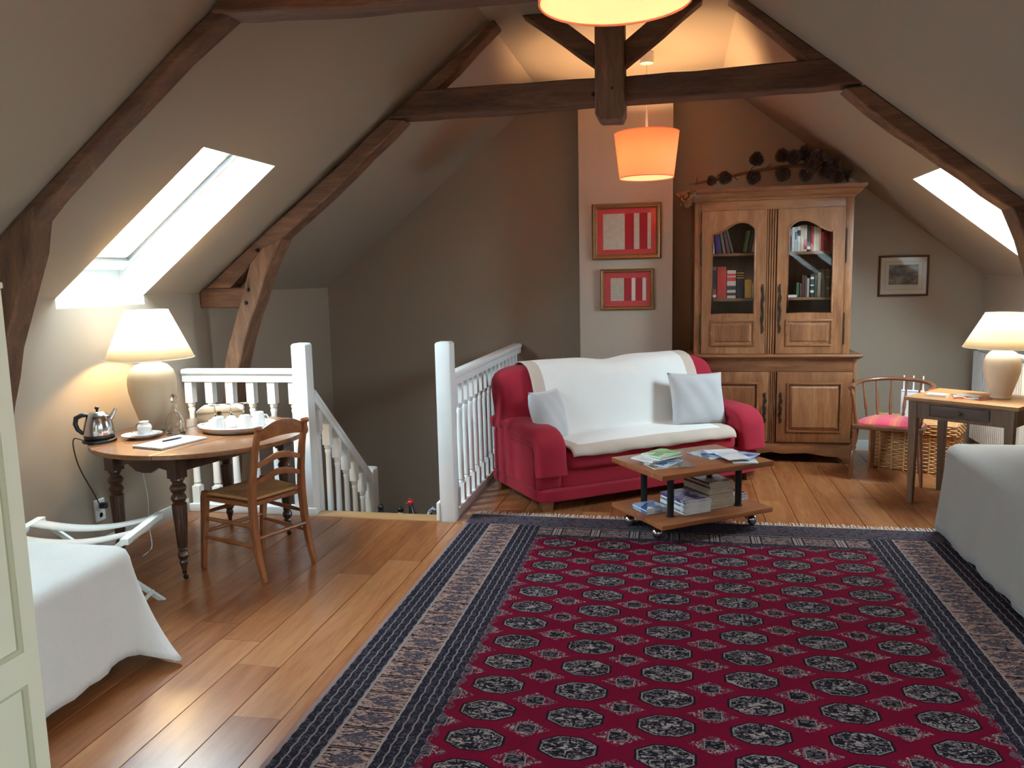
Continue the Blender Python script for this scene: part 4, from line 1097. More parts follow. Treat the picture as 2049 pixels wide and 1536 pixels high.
t, hw, hh = picture('small dark-framed landscape engraving on the wall right of the cabinet', 1.722, 2.125, 1.368, 1.717, 7.498, .018, M_DKFRAME, .02)
card(t, 'mount', plain('ivory_mount', (.62, .58, .50), .9), -hw, hw, -hh, hh, -.003)
card(t, 'mount_line', plain('mount_ink', (.32, .27, .2), .9), -.15, .15, -.118, .122, -.0036); card(t, 'inner_mount', MATS['ivory_mount'], -.147, .147, -.115, .119, -.0042)
def engraving():
    m, nt, b = new_mat('grey_engraving'); v = coords(nt, (1, 1, 2)); n = noise(nt, v, 9, 6, .65)
    nt.links.new(ramp(nt, n.outputs[0], [(.33, (.05, .05, .045)), (.5, (.17, .165, .15)), (.66, (.34, .33, .30))]), b.inputs['Base Color']); b.inputs['Roughness'].default_value = .9; return m
card(t, 'print', engraving(), -.118, .118, -.075, .095, -.0048)

# ================================================================== lamps
def table_lamp(label, x, y, z0, k, body_mat, kr, ks):
    """k: height scale; kr: jar radius scale; ks: shade radius scale"""
    t = thing('table_lamp', label, 'table lamp', (x, y, z0))
    pr = [(.098, 0), (.100, .010), (.094, .016), (.100, .032), (.122, .09), (.150, .165), (.168, .23), (.173, .275), (.169, .315), (.152, .355), (.115, .388), (.072, .403), (.060, .412), (.064, .424), (.067, .436), (.060, .442), (.02, .443)]
    MB().lathe([(r*k*kr, z*k) for r, z in pr], 40).build('base', body_mat, t, smooth=60)
    MB().lathe([(.012*k, .44*k), (.012*k, .475*k), (.018*k, .48*k), (.018*k, .50*k), (.010*k, .505*k), (.004*k, .53*k)], 14).build('lamp_holder', M_BRASS, t, smooth=60)
    m = MB(); n = 48
    ra, rb, za, zb = .305*k*ks, .148*k*ks, .43*k, .718*k
    for (r0, z_0, r1, z_1) in ((ra, za, rb, zb),):
        m.lathe([(r0, z_0), (r0*.75+r1*.25, z_0*.75+z_1*.25), ((r0+r1)/2, (z_0+z_1)/2), (r1, z_1)], n, cap=False)
    sh = m.build('lamp_shade', M_SHADE, t, smooth=180, thick=.0015)
    for r_, z_ in ((ra, za), (rb, zb)): MB().tube([(r_*math.cos(2*math.pi*q/n), r_*math.sin(2*math.pi*q/n), z_) for q in range(n)], .003*k, 6, closed=True).build('shade_rim', M_SHADE, sh, smooth=60)
    MB().lathe([(.0, .525*k), (.016, .53*k), (.026, .53*k+.03), (.03, .53*k+.055), (.022, .53*k+.08), (0, .53*k+.088)], 16, cap=False).build('bulb', bulb_mat('table_lamp_bulb', (1, .63, .24), SHADE_LAMP_W*25*(k**2)), t, smooth=60)
    return t
table_lamp('large cream jar lamp with ivory shade on the round table', -3.105, 4.27, .7355, 1.0, M_CER, .81, .82)
table_lamp('smaller pale jar lamp with ivory shade on the oak side table', 2.12, 5.80, .7405, .78, M_CERR, .82, 1.0)

def pendant(label, x, y, zb, k=1.0):
    t = thing('pendant_lamp', label, 'pendant lamp', (x, y, ZC), 0, 'coral drum pendant lamps')
    zt = zb+.335-ZC; zb = zb-ZC
    MB().lathe([(.030, -.085), (.05, -.082), (.052, -.07), (.052, -.001)], 20).build('canopy', M_WHITE, t, smooth=40)
    MB().tube([(0, 0, -.08), (.002, 0, zt*.5), (0, 0, zt+.16)], .003, 6).build('cord', M_LEAD, t)
    MB().lathe([(.012, zt-.09), (.012, zt+.02), (.009, zt+.10), (.006, zt+.17)], 12).build('stem', M_WHITE, t, smooth=60)
    n = 48
    sh = MB().lathe([(.205*k, zb), (.225*k, zb+.167), (.245*k, zt)], n, cap=False).build('lamp_shade', M_SHADER, t, smooth=180, thick=.0015)
    for r_, z_ in ((.205*k, zb), (.245*k, zt)): MB().tube([(r_*math.cos(2*math.pi*q/n), r_*math.sin(2*math.pi*q/n), z_) for q in range(n)], .0028, 6, closed=True).build('shade_rim', M_SHADER, sh, smooth=60)
    MB().lathe([(.001, zb+.004), (.203*k, zb+.004)], n, cap=False).build('diffuser', M_DIFF, t, smooth=0, thick=.002)
    MB().lathe([(0, zb+.12), (.018, zb+.124), (.03, zb+.15), (.026, zb+.185), (.015, zb+.21), (0, zb+.215)], 16, cap=False).build('bulb', bulb_mat('pendant_bulb', (1, .62, .30), PENDANT_W*25), t, smooth=60)
    return t
pendant('coral drum pendant lamp hanging in front of the chimney breast', -.225, 6.38, 2.335)
pendant('coral drum pendant lamp overhead, cut off by the top of the photo', -.165, 2.30, 2.335, 1.01)

# ================================================================== round table
TA = R(-14.9)
tb = thing('drop_leaf_table', 'round dark walnut drop-leaf table with turned fluted legs on casters', 'table', (-2.715, 4.155, 0), TA)
def circ(xa, xb, r):
    pts = []
    n = 80
    def seg(a0, a1):
        return [(r*math.cos(a0+(a1-a0)*k/40), r*math.sin(a0+(a1-a0)*k/40)) for k in range(41)]
    aa, ab = math.acos(max(-1, min(1, xa/r))), math.acos(max(-1, min(1, xb/r)))
    top = seg(ab, aa); bot = [(x, -y) for x, y in top][::-1]
    return top+bot
RT = .60
for nm, xa, xb in (('drop_leaf', -RT, -.232), ('table_top', -.230, .230), ('drop_leaf', .232, RT)):
    m = MB().prism(circ(xa, xb, RT), 'z', .708, .735)
    m.build(nm, M_TTOP, tb, smooth=25, bevel=.007, bseg=3, bang=60)
leg_prof = [(.010, .045), (.014, .06), (.020, .085), (.024, .10), (.018, .112), (.026, .125), (.031, .14), (.026, .155), (.020, .163), (.026, .172), (.022, .18), (.026, .19), (.033, .30), (.038, .40), (.040, .425), (.030, .435), (.036, .445), (.042, .46), (.036, .475), (.028, .485), (.040, .50), (.044, .515), (.038, .53), (.028, .538), (.030, .55), (.038, .56), (.036, .57)]
def rib(k, z): return (-.10 if k % 4 == 0 else .03) if .185 < z < .41 else 0
lm = MB().lathe(leg_prof, 32, rib=rib)
lm.box(-.036, .036, -.036, .036, .57, .707)
lmesh = lm.mesh('leg', M_MAHOG, 30)
cm_ = MB(); cm_.lathe([(.006, .03), (.012, .034), (.012, .05)], 10)
cast_h = cm_.mesh('caster_cup', M_IRON, 60)
cw = MB(); cw.M = Matrix.Translation((.008, 0, .016)) @ Matrix.Rotation(R(90), 4, 'X'); cw.lathe([(.004, -.007), (.014, -.007), (.0155, 0), (.014, .007), (.004, .007)], 14)
cast_w = cw.mesh('caster_wheel', M_IRON, 40)
LX, LY, OX, OY = .25, .41, -.065, .05
for sx in (-1, 1):
    for sy in (-1, 1):
        o = bpy.data.objects.new('leg', lmesh); COL.objects.link(o); o.parent = tb; o.location = (OX+sx*LX, OY+sy*LY, 0)
        for nm, me in (('caster_cup', cast_h), ('caster_wheel', cast_w)):
            q = bpy.data.objects.new(nm, me); COL.objects.link(q); q.parent = o
for sy in (-1, 1):
    MB().prism([(OX-LX+.03, .707), (OX-LX+.03, .60), (OX-.12, .615), (OX-.06, .58), (OX, .575), (OX+.06, .58), (OX+.12, .615), (OX+LX-.03, .60), (OX+LX-.03, .707)], 'y', OY+sy*LY-.012, OY+sy*LY+.012).build('apron', M_MAHOG, tb, bevel=.003)
for sx in (-1, 1):
    MB().box(OX+sx*LX-.012, OX+sx*LX+.012, OY-LY+.03, OY+LY-.03, .60, .707).build('apron', M_MAHOG, tb, bevel=.003)
    MB().box(OX+sx*LX+(.02 if sx > 0 else -.16), OX+sx*LX+(.16 if sx > 0 else -.02), OY-.02, OY+.02, .665, .707).build('leaf_slide', M_MAHOG, tb, bevel=.003)

ZT = .7355
# kettle
ke = thing('electric_kettle', 'polished steel electric kettle on a black base at the table edge', 'kettle', (-3.175, 3.868, ZT), R(38))
MB().lathe([(.088, 0), (.09, .006), (.088, .014), (.075, .020)], 32).build('power_base', M_BLACK, ke, smooth=50)
MB().lathe([(.074, .021), (.079, .026), (.078, .040), (.076, .043)], 32).build('bottom_ring', M_BLACK, ke, smooth=50)
MB().lathe([(.077, .043), (.079, .06), (.077, .085), (.071, .115), (.062, .140), (.052, .155), (.045, .16)], 32, cap=False).build('body', M_STEEL, ke, smooth=180)
ld = MB().lathe([(.047, .158), (.04, .168), (.022, .174), (.006, .176)], 28).build('lid', M_STEEL, ke, smooth=60)
MB().lathe([(.006, .175), (.006, .182), (.011, .186), (.012, .193), (.008, .199), (.002, .2)], 14).build('knob', M_BLACK, ld, smooth=60)
MB().tube([(.058, 0, .125), (.074, 0, .145), (.088, 0, .172), (.094, 0, .182)], [.020, .017, .013, .011], 14, flat=.8).build('spout', M_STEEL, ke, smooth=60)
MB().tube([(-.05, 0, .155), (-.078, 0, .157), (-.106, 0, .143), (-.113, 0, .11), (-.103, 0, .078), (-.083, 0, .056), (-.075, 0, .05)], [.010, .013, .014, .013, .012, .010, .008], 12).build('handle', M_BLACK, ke, smooth=60)
# plate, saucer, cup
fl_ = new_mat('flowered_china')
def flowered():
    m, nt, b = fl_; v = coords(nt); vo = nt.nodes.new('ShaderNodeTexVoronoi'); vo.inputs['Scale'].default_value = 34; nt.links.new(v, vo.inputs['Vector']); X.nt = nt
    f = X(vo.outputs['Distance']).lt(.20)
    c = ramp(nt, vo.outputs['Color'], [(.3, (.12, .22, .07)), (.5, (.35, .05, .16)), (.7, (.12, .10, .35))])
    sel = nt.nodes.new('ShaderNodeSeparateColor'); nt.links.new(vo.outputs['Color'], sel.inputs[0])
    nt.links.new(mixc(nt, f*X(sel.outputs[2]).gt(.62), (.82, .83, .84), c), b.inputs['Base Color']); b.inputs['Roughness'].default_value = .12; b.inputs['Coat Weight'].default_value = .3
    return m
M_FLOW = flowered()
CUP = (-3.005, 4.005)
o = MB().lathe([(.055, 0), (.06, .003), (.085, .010), (.108, .019), (.110, .021), (.084, .0135), (.055, .006), (.001, .005)], 40, cap=False).build('plate', M_FLOW, None, smooth=60, loc=(CUP[0], CUP[1], ZT)); tag(o, 'flowered white china plate under the saucer on the round table', 'plate')
o = MB().lathe([(.040, 0), (.045, .003), (.066, .011), (.078, .017), (.079, .019), (.064, .0135), (.042, .006), (.001, .0055)], 36, cap=False).build('saucer', M_FLOW, None, smooth=60, loc=(CUP[0]+.015, CUP[1]+.005, ZT+.0065)); tag(o, 'flowered white china saucer holding the upturned cup', 'saucer')
cu = thing('teacup', 'flowered white teacup turned upside down on its saucer', 'cup', (CUP[0]+.015, CUP[1]+.005, ZT+.0135))
MB().lathe([(.043, 0), (.042, .012), (.036, .022), (.039, .035), (.041, .045), (.034, .060), (.024, .068), (.024, .074), (.027, .079), (.025, .080), (.001, .077)], 32, cap=False).build('bowl', M_FLOW, cu, smooth=60)
MB().tube([(.038, .0, .05), (.055, .0, .05), (.062, 0, .038), (.056, 0, .024), (.040, 0, .02)], .0035, 8).build('handle', M_FLOW, cu, smooth=60, rot=(0, 0, R(160)))
# decanter
de = thing('decanter', 'cut glass decanter with pointed stopper in front of the jar lamp', 'decanter', (-2.875, 4.135, ZT))
def dia(k, z): return (.03 if k % 3 == 0 else -.02) if .05 < z < .12 else 0
MB().lathe([(.048, 0), (.052, .004), (.054, .02), (.053, .05), (.046, .085), (.032, .115), (.017, .135), (.013, .145), (.013, .165), (.018, .170), (.018, .173), (.010, .173), (.010, .140), (.028, .11), (.042, .08), (.048, .045), (.047, .015), (.001, .012)], 30, cap=False, rib=dia).build('bottle', M_GLASS, de, smooth=30)
MB().lathe([(.009, .158), (.010, .174), (.017, .180), (.012, .186), (.020, .195), (.022, .205), (.016, .222), (.004, .24)], 8).build('stopper', M_GLASS, de, smooth=20)
# notebook and pen
NA = math.atan2(.33, .075)
nb = thing('notebook', 'white spiral notebook lying open at the front of the round table', 'notebook', (-2.725, 3.865, ZT), NA)
MB().box(-.16, .16, -.105, .105, .0013, .011).build('pages', M_PAPER, nb, bevel=.0015, bseg=1)
MB().box(-.162, .162, -.106, .106, .0001, .0012).build('back_cover', plain('grey_board', (.3, .3, .29), .8), nb, smooth=0)
m = MB()
for k in range(19):
    yy = -.098+.0109*k
    m.tube([(-.161+.007*math.cos(a*math.pi/4), yy, .006+.008*math.sin(a*math.pi/4)) for a in range(8)], .0011, 5, closed=True)
tag(m.build('spiral', M_STEEL, nb, smooth=60), kind='stuff')
pn = thing('pen', 'dark blue ballpoint pen lying on the notebook', 'pen', (-2.735, 3.885, ZT+.0165), NA-R(12))
def along_x(mb): mb.M = Matrix.Rotation(R(90), 4, 'Y'); return mb
along_x(MB()).lathe([(.003, -.055), (.0052, -.05), (.0052, .035), (.004, .06)], 12).build('barrel', plain('navy_plastic', (.015, .02, .06), .3), pn, smooth=60)
along_x(MB()).lathe([(.0008, -.07), (.0035, -.055)], 10).build('tip', M_STEEL, pn, smooth=60)
MB().box(.0, .05, -.001, .001, .0045, .0065).build('clip', M_STEEL, pn, bevel=.0004, bseg=1)
# tray with upturned mugs and glasses
TR = (-2.555, 4.275)
tr = thing('tray', 'white oval enamel tray on the round table', 'tray', (TR[0], TR[1], ZT), R(10))
m = MB()
def oval(rx, ry, z): return [(rx*math.cos(2*math.pi*k/48), ry*math.sin(2*math.pi*k/48), z) for k in range(48)]
rows = [[m.v(p) for p in oval(a, b_, z)] for a, b_, z in ((.01, .01, .001), (.19, .155, .0), (.205, .168, .006), (.222, .185, .034), (.228, .191, .036), (.224, .187, .038), (.216, .179, .034), (.200, .163, .009), (.188, .152, .005), (.01, .01, .0055))]
for i in range(len(rows)-1):
    for k in range(48): m.f([rows[i][k], rows[i][(k+1) % 48], rows[i+1][(k+1) % 48], rows[i+1][k]])
m.f(rows[0]); m.f(rows[-1])
m.build('dish', M_TRAY, tr, smooth=60)
for a in (0, 1):
    MB().soft(-.012, .012, -.035, .035, -.008, .006, 4, 6).build('handle_slot', M_TRAY, tr, smooth=180, loc=((.226 if a == 0 else -.226), 0, .034))
def mug(label, x, y, a):
    t = thing('mug', label, 'mug', (x, y, ZT+.0068), a, 'upturned white mugs on the tray')
    MB().lathe([(.040, 0), (.0405, .004), (.036, .045), (.031, .082), (.028, .086), (.001, .085)], 28, cap=False).build('bowl', M_CHINA, t, smooth=50)
    MB().tube([(.034, 0, .068), (.052, 0, .066), (.060, 0, .048), (.054, 0, .027), (.038, 0, .022)], .0045, 8).build('handle', M_CHINA, t, smooth=60)
mug('white mug upside down at the left of the tray', -2.625, 4.185, R(200)); mug('white mug upside down in the middle of the tray', -2.495, 4.255, R(215)); mug('white mug upside down at the far right of the tray', -2.475, 4.375, R(10))
def wineglass(label, x, y):
    t = thing('wine_glass', label, 'wine glass', (x, y, ZT+.0068), 0, 'upturned wine glasses on the tray')
    MB().lathe([(.029, 0), (.034, .025), (.036, .04), (.030, .06), (.012, .072), (.004, .078), (.0035, .125), (.006, .134), (.030, .139), (.031, .141), (.004, .142)], 24, cap=False).build('glass', M_GLASS, t, smooth=60)
wineglass('small wine glass upside down at the left end of the tray', -2.695, 4.265); wineglass('small wine glass upside down behind the left mug', -2.635, 4.335); wineglass('small wine glass upside down behind the middle mug', -2.565, 4.365)
bx = thing('wooden_box', 'cream painted box with sloping lid behind the tray', 'box', (-2.825, 4.535, ZT), R(24))
MB().box(-.135, .135, -.072, .072, 0, .065).build('body', M_BOX, bx, bevel=.003)
MB().prism([(-.138, .066), (.138, .066), (.138, .078), (.105, .1), (-.105, .1), (-.138, .078)], 'y', -.075, .075).build('lid', M_BOX, bx, bevel=.003)
MB().box(-.012, .012, -.078, -.072, .052, .076).build('clasp', M_IRON, bx, bevel=.001)

# wall socket and flexes
so = thing('wall_socket', 'white double wall socket under the round table', 'socket', (XL, 4.08, .267))
MB().box(0, .014, -.04, .04, -.065, .065).build('plate', M_WHITE, so, bevel=.003)
for zz in (-.03, .03):
    s_ = MB(); s_.M = Matrix.Translation((.014, 0, zz)) @ Matrix.Rotation(R(90), 4, 'Y'); s_.lathe([(.02, 0), (.02, .003), (.016, .003), (.016, -.002)], 18); s_.build('insert', M_WHITE, so, smooth=40)
pl = thing('plug', 'black plug and flex of the kettle, in the wall socket', 'power cord', (XL+.0145, 4.08, .297))
MB().soft(0, .045, -.018, .018, -.018, .018, 5, 6).build('plug_body', M_BLACK, pl, smooth=180)
def curve_pts(p, n=40):
    """Catmull-Rom through control points"""
    P = [Vector(q) for q in p]; P = [P[0]*2-P[1]]+P+[P[-1]*2-P[-2]]; out = []
    for i in range(1, len(P)-2):
        for k in range(n//(len(p)-1)+1):
            t = k/(n//(len(p)-1)+1); a, b_, c, d = P[i-1], P[i], P[i+1], P[i+2]
            out.append(.5*((2*b_)+(c-a)*t+(2*a-5*b_+4*c-d)*t*t+(3*b_-a-3*c+d)*t**3))
    out.append(P[-2]); return out
MB().tube([p-Vector((XL+.0145, 4.08, .297)) for p in curve_pts([(XL+.055, 4.08, .297), (-3.31, 4.0, .31), (-3.30, 3.93, .42), (-3.325, 3.87, .58), (-3.325, 3.84, .70), (-3.31, 3.835, .755), (-3.262, 3.845, .745)], 60)], .0035, 8).build('flex', M_BLACK, pl, smooth=60)
fx_ = thing('lamp_flex', 'pale flex of the jar lamp hanging down behind the table', 'power cord', (-3.30, 4.35, .35))
MB().tube([p-Vector((-3.30, 4.35, .35)) for p in curve_pts([(-3.205, 4.28, .745), (-3.27, 4.33, .75), (-3.315, 4.36, .70), (-3.30, 4.36, .50), (-3.24, 4.32, .30), (-3.2, 4.26, .12), (-3.15, 4.2, .006), (-3.1, 4.05, .005)], 60)], .0032, 8).build('flex', M_LEAD, fx_, smooth=60)
MB().soft(-.012, .012, -.012, .012, -.03, .03, 5, 6).build('switch', M_LEAD, fx_, smooth=180, loc=(-.012, .01, .33))

# ================================================================== ladder-back chair
ch = thing('chair', 'cherry wood ladder-back chair with woven rush seat at the round table', 'chair', (-2.32, 4.03, 0), R(67.9))
def spost(pts, w0, w1, name, seed=0):
    """square-section leg following a path of (x,y,z)"""
    n = len(pts); fr = []
    for i, p in enumerate(pts):
        d = (Vector(pts[min(i+1, n-1)])-Vector(pts[max(i-1, 0)])).normalized()
        A = Vector((1, 0, 0)); A = (A-d*A.dot(d)).normalized(); B = d.cross(A)
        fr.append((p, A*(w0[i] if isinstance(w0, list) else w0), B*(w1[i] if isinstance(w1, list) else w1)))
    return MB().sweep([(-.5, -.5), (.5, -.5), (.5, .5), (-.5, .5)], fr).build(name, M_CHERRY, ch, smooth=45, bevel=.004, bseg=2, bang=50)
for s in (-1, 1):
    p = spost([(s*.178, -.245, 0), (s*.176, -.21, .12), (s*.174, -.185, .28), (s*.172, -.175, .43), (s*.168, -.185, .56), (s*.163, -.21, .70), (s*.160, -.245, .83)], [.024, .028, .031, .032, .030, .027, .022], [.030, .034, .038, .040, .036, .032, .028], 'back_post')
    kn = MB(); kn.M = Matrix.Rotation(R(90), 4, 'Y'); kn.lathe([(.008, -.021), (.014, -.019), (.015, 0), (.014, .019), (.008, .021)], 14); kn.build('volute', M_CHERRYX, p, smooth=40, loc=(s*.160, -.247, .836))
    spost([(s*.205, .245, 0), (s*.205, .225, .15), (s*.203, .205, .30), (s*.200, .195, .42), (s*.200, .185, .455)], [.024, .028, .032, .036, .034], [.026, .030, .036, .040, .036], 'leg')
MB().prism([(-.182, -.17), (.182, -.17), (.212, .19), (-.212, .19)], 'z', .405, .428).build('seat_rail', M_CHERRYX, ch, bevel=.005)
# rush seat: four triangles rising to the edges
m = MB(); n = 12
def rush(u, v):
    y = -.165+.355*v; hw = .165+.035*v; x = (2*u-1)*hw
    e = min(1-abs(2*u-1), 1-abs(2*v-1)); return (x, y, .444-.010*min(1, e*1.3)+.0025*math.sin(e*60))
m.grid(rush, 30, 30); m.build('rush_seat', M_RUSH, ch, smooth=60, thick=.016)
def slat(z0, h, arch, yo, name, wave=0):
    m = MB(); nn = 18; rows = []
    for k in range(nn+1):
        t = 2*k/nn-1; x = t*.155
        yb = yo-.020*(1-t*t)
        zz = z0+arch*(1-t*t)+wave*math.cos(t*math.pi)*.5
        top = zz+h*(1-(.35*abs(t)**3 if wave else .0))
        lowr = zz if wave else z0+arch*.35*(1-t*t)
        rows.append([m.v((x, yb-.007, lowr)), m.v((x, yb+.007, lowr)), m.v((x, yb+.007, top)), m.v((x, yb-.007, top))])
    for i in range(nn):
        for k in range(4): m.f([rows[i][k], rows[i][(k+1) % 4], rows[i+1][(k+1) % 4], rows[i+1][k]])
    m.f(rows[0]); m.f(rows[-1]); m.build(name, M_CHERRYX, ch, smooth=50, bevel=.003, bang=60)
slat(.765, .055, .05, -.232, 'crest_rail'); slat(.628, .035, .012, -.198, 'slat', .022); slat(.535, .035, .012, -.186, 'slat', .022)
for s in (-1, 1):
    for zz in (.19, .30): MB().tube([(s*.176, -.19, zz), (s*.19, .0, zz), (s*.203, .205, zz)], [.009, .013, .009], 10).build('stretcher', M_CHERRY, ch, smooth=60)
MB().tube([(-.175, -.20, .235), (0, -.20, .235), (.175, -.20, .235)], [.009, .013, .009], 10).build('stretcher', M_CHERRY, ch, smooth=60)
for zz in (.22, .33): MB().tube([(-.203, .21, zz), (0, .21, zz), (.203, .21, zz)], [.009, .013, .009], 10).build('stretcher', M_CHERRY, ch, smooth=60)

# ================================================================== luggage rack
lr = thing('luggage_rack', 'whitewashed folding luggage rack with canvas straps between bed and table', 'luggage rack', (-2.80, 3.23, 0), R(15))
for s in (-1, 1):
    MB().box(s*.29-.02, s*.29+.02, -.215, .215, .425, .455).build('rail', M_LUG, lr, bevel=.004)
    for s2 in (-1, 1):
        yy = s2*.175+(.012 if s > 0 else -.012)
        MB().prism([(-s*.30, .44), (-s*.262, .44), (s*.30, 0), (s*.262, 0)], 'y', yy-.011, yy+.011).build('leg', M_LUG, lr, bevel=.004)
    MB().tube([(s*.235, -.19, .045), (s*.235, .19, .045)], .011, 10).build('stretcher', M_LUG, lr, smooth=60)
for yy in (-.115, .115):
    m = MB()
    m.grid(lambda u, v: (-.312+.624*u, yy+(v-.5)*.105, .459-.045*math.sin(math.pi*u)-(.03 if u in (0, 1) else 0)), 24, 2)
    m.build('strap', M_WEB, lr, smooth=60, thick=.003)

# ================================================================== beds
def rrect(hx, hy, r, n=10, per=12):
    """points and outward normals round a rounded rectangle, starting at the +x side, counter-clockwise"""
    out = []
    for (cx, cy, a0) in ((hx-r, hy-r, 0), (-hx+r, hy-r, 90), (-hx+r, -hy+r, 180), (hx-r, -hy+r, 270)):
        for k in range(n+1):
            a = R(a0+90*k/n); out.append((cx+r*math.cos(a), cy+r*math.sin(a), math.cos(a), math.sin(a)))
        # straight run to the next corner
        nx = {0: (-hx+r, hy), 90: (-hx, -hy+r), 180: (hx-r, -hy), 270: (hx, hy-r)}[a0]
        x0, y0, nx0, ny0 = out[-1]
        for k in range(1, per): out.append((x0+(nx[0]-x0)*k/per, y0+(nx[1]-y0)*k/per, nx0, ny0))
    return out
def bed(label, cx, cy, hx, hy, zt, zh, mat, flare, spill=None, hemfn=None, per=26):
    t = thing('bed', label, 'bed', (cx, cy, 0))
    base = rrect(hx, hy, .09, 8, per); N = len(base)
    m = MB(); rows = []
    prof = [(-.45, zt+.004), (-.30, zt+.006), (-.18, zt+.004), (-.09, zt), (-.04, zt-.008), (-.012, zt-.025), (.0, zt-.055)]
    nd = 12
    for k in range(1, nd+1): prof.append((flare*(k/nd)**1.2, zt-.055-(zt-.055-zh)*k/nd))
    for lv, (e, z) in enumerate(prof):
        row = []
        dn = max(0, (lv-6)/nd)
        for i, (x, y, nx, ny) in enumerate(base):
            s = i/N*2*math.pi
            rp = dn*(.009*math.sin(s*23+.6)+.006*math.sin(s*41+2)+.005*math.sin(s*61))
            xx, yy = x+nx*(e+rp), y+ny*(e+rp)
            if e < -.05:
                xx, yy = x*(1+e/hx*1.0) if abs(e) < hx else 0, y*(1+e/hy) if abs(e) < hy else 0
                xx, yy = x*(hx+e)/hx, y*(hy+e)/hy
            zz = z
            if hemfn and dn > 0: zz = z+hemfn(x, y)*dn
            if spill:
                d = math.hypot(x-spill[0], y-spill[1]); w = math.exp(-(d/.085)**2)*dn**1.5
                xx += spill[2]*w; yy += spill[3]*w
                zz = zz*(1-w)+max(.018, .018+.03*(1-dn)*6)*w
            row.append(m.v((xx, yy, max(.016, zz))))
        rows.append(row)
    for a in range(len(rows)-1):
        for i in range(N): m.f([rows[a][i], rows[a][(i+1) % N], rows[a+1][(i+1) % N], rows[a+1][i]])
    m.f(rows[0])
    m.build('bedspread', mat, t, smooth=180, thick=.006)
    MB().soft(-hx+.02, hx-.02, -hy+.02, hy-.02, .26, zt-.015, 12, 8).build('mattress', M_SHEET, t, smooth=60)
    MB().box(-hx+.03, hx-.03, -hy+.03, hy-.03, .14, .255).build('base', M_MAHOG, t, bevel=.01)
    for sx in (-1, 1):
        for sy in (-1, 1): MB().lathe([(.022, 0.012), (.028, .14)], 12).build('leg', M_MAHOG, t, loc=(sx*(hx-.1), sy*(hy-.1), 0))
    return t
bed('single bed under a pale crinkled cotton spread by the left wall', -2.785, 1.93, .52, 1.0, .505, .075, M_BED, .05,
    spill=(.505, .98, .20, -.07), hemfn=lambda x, y: -.02+.05*max(0, (y-.3)), per=40)
bed('single bed under a smooth grey-beige spread by the right wall', 2.04, 4.22, .44, .985, .555, .028, M_BEDR, .045, hemfn=lambda x, y: .02 if (x < -.3 and y > .8) else 0)

# ================================================================== cream cupboard at the left edge
cw_ = thing('cupboard', 'cream painted panelled cupboard cut off by the left edge of the photo', 'cupboard', (-2.0, 1.335, 0))
MB().box(-.2, .178, -.535, .535, .05, 1.60).build('carcass', M_CREAM, cw_, bevel=.004)
MB().box(-.2, .19, -.54, .54, 0, .05).build('plinth', M_CREAM, cw_, bevel=.004)
MB().box(-.205, .205, -.54, .54, 1.60, 1.618).build('top_board', M_CREAM, cw_, bevel=.005)
for y0, y1 in ((-.535, -.002), (.002, .535)):
    d = thing('door', None, None); d.parent = cw_
    for z0, z1, h0, h1 in ((.53, 1.598, .58, 1.50), (.055, .53, .12, .485)):
        MB().prism_hole([(y0, z0), (y1, z0), (y1, z1), (y0, z1)], [(y0+.05, h0), (y1-.05, h0), (y1-.05, h1), (y0+.05, h1)], 'x', .179, .2).build('door_frame', M_CREAM, d, smooth=25)
        MB().box(.179, .187, y0+.05, y1-.05, h0, h1).build('panel', M_CREAM, d, smooth=0)
        MB().prism_hole([(y0+.05, h0), (y1-.05, h0), (y1-.05, h1), (y0+.05, h1)], [(y0+.062, h0+.012), (y1-.062, h0+.012), (y1-.062, h1-.012), (y0+.062, h1-.012)], 'x', .186, .194).build('moulding', M_CREAMSHADE, d, smooth=25)  # moulding strip with the recess shadow put into its colour
    MB().lathe([(.006, 0), (.006, .012), (.013, .018), (.010, .026), (.001, .028)], 12).build('knob', M_BRASS, d, smooth=60, loc=(.2, (y0+.025 if y0 > 0 else y1-.025), .95), rot=(0, R(90), 0))

# ================================================================== oak side table at right
ot = thing('side_table', 'weathered oak side table with one drawer carrying the right lamp', 'table', (1.524, 5.81, 0), math.atan2(-.626, .78))
TW, TD = .70, .56
MB().box(-.0, TW, -.0, TD, .716, .740).build('top', M_DESKTOP, ot, bevel=.003)
for px in (.055, TW-.055):
    for py in (.045, TD-.045):
        MB().sweep([(-.5, -.5), (.5, -.5), (.5, .5), (-.5, .5)], [((px, py, 0), (.034, 0, 0), (0, .034, 0)), ((px, py, .58), (.054, 0, 0), (0, .054, 0)), ((px, py, .716), (.056, 0, 0), (0, .056, 0))]).build('leg', M_DESK, ot, smooth=25, bevel=.003)
MB().prism_hole([(.083, .60), (TW-.083, .60), (TW-.083, .716), (.083, .716)], [(.165, .622), (TW-.165, .622), (TW-.165, .700), (.165, .700)], 'y', .022, .042).build('apron', M_DESK, ot, smooth=25)
MB().box(.083, TW-.083, TD-.042, TD-.022, .60, .716).build('apron', M_DESK, ot, bevel=.002)
for px in (.03, TW-.05): MB().box(px, px+.02, .073, TD-.073, .60, .716).build('apron', M_DESK, ot, bevel=.002)
dr = MB().box(.169, TW-.169, .019, .045, .626, .697).build('drawer', M_DRAWER, ot, bevel=.002)
MB().lathe([(.007, 0), (.007, .01), (.016, .018), (.014, .026), (.001, .03)], 14).build('knob', M_DESK, dr, smooth=60, loc=(TW/2, .019, .662), rot=(R(90), 0, 0))
def otp(a, b): return (1.524+.78*a+.627*b, 5.81-.626*a+.78*b)
OA = math.atan2(-.626, .78)
COV['grey2'] = cover_mat('white_red_cover', (.72, .70, .66), (.6, .58, .55), (.55, .06, .03), 9)
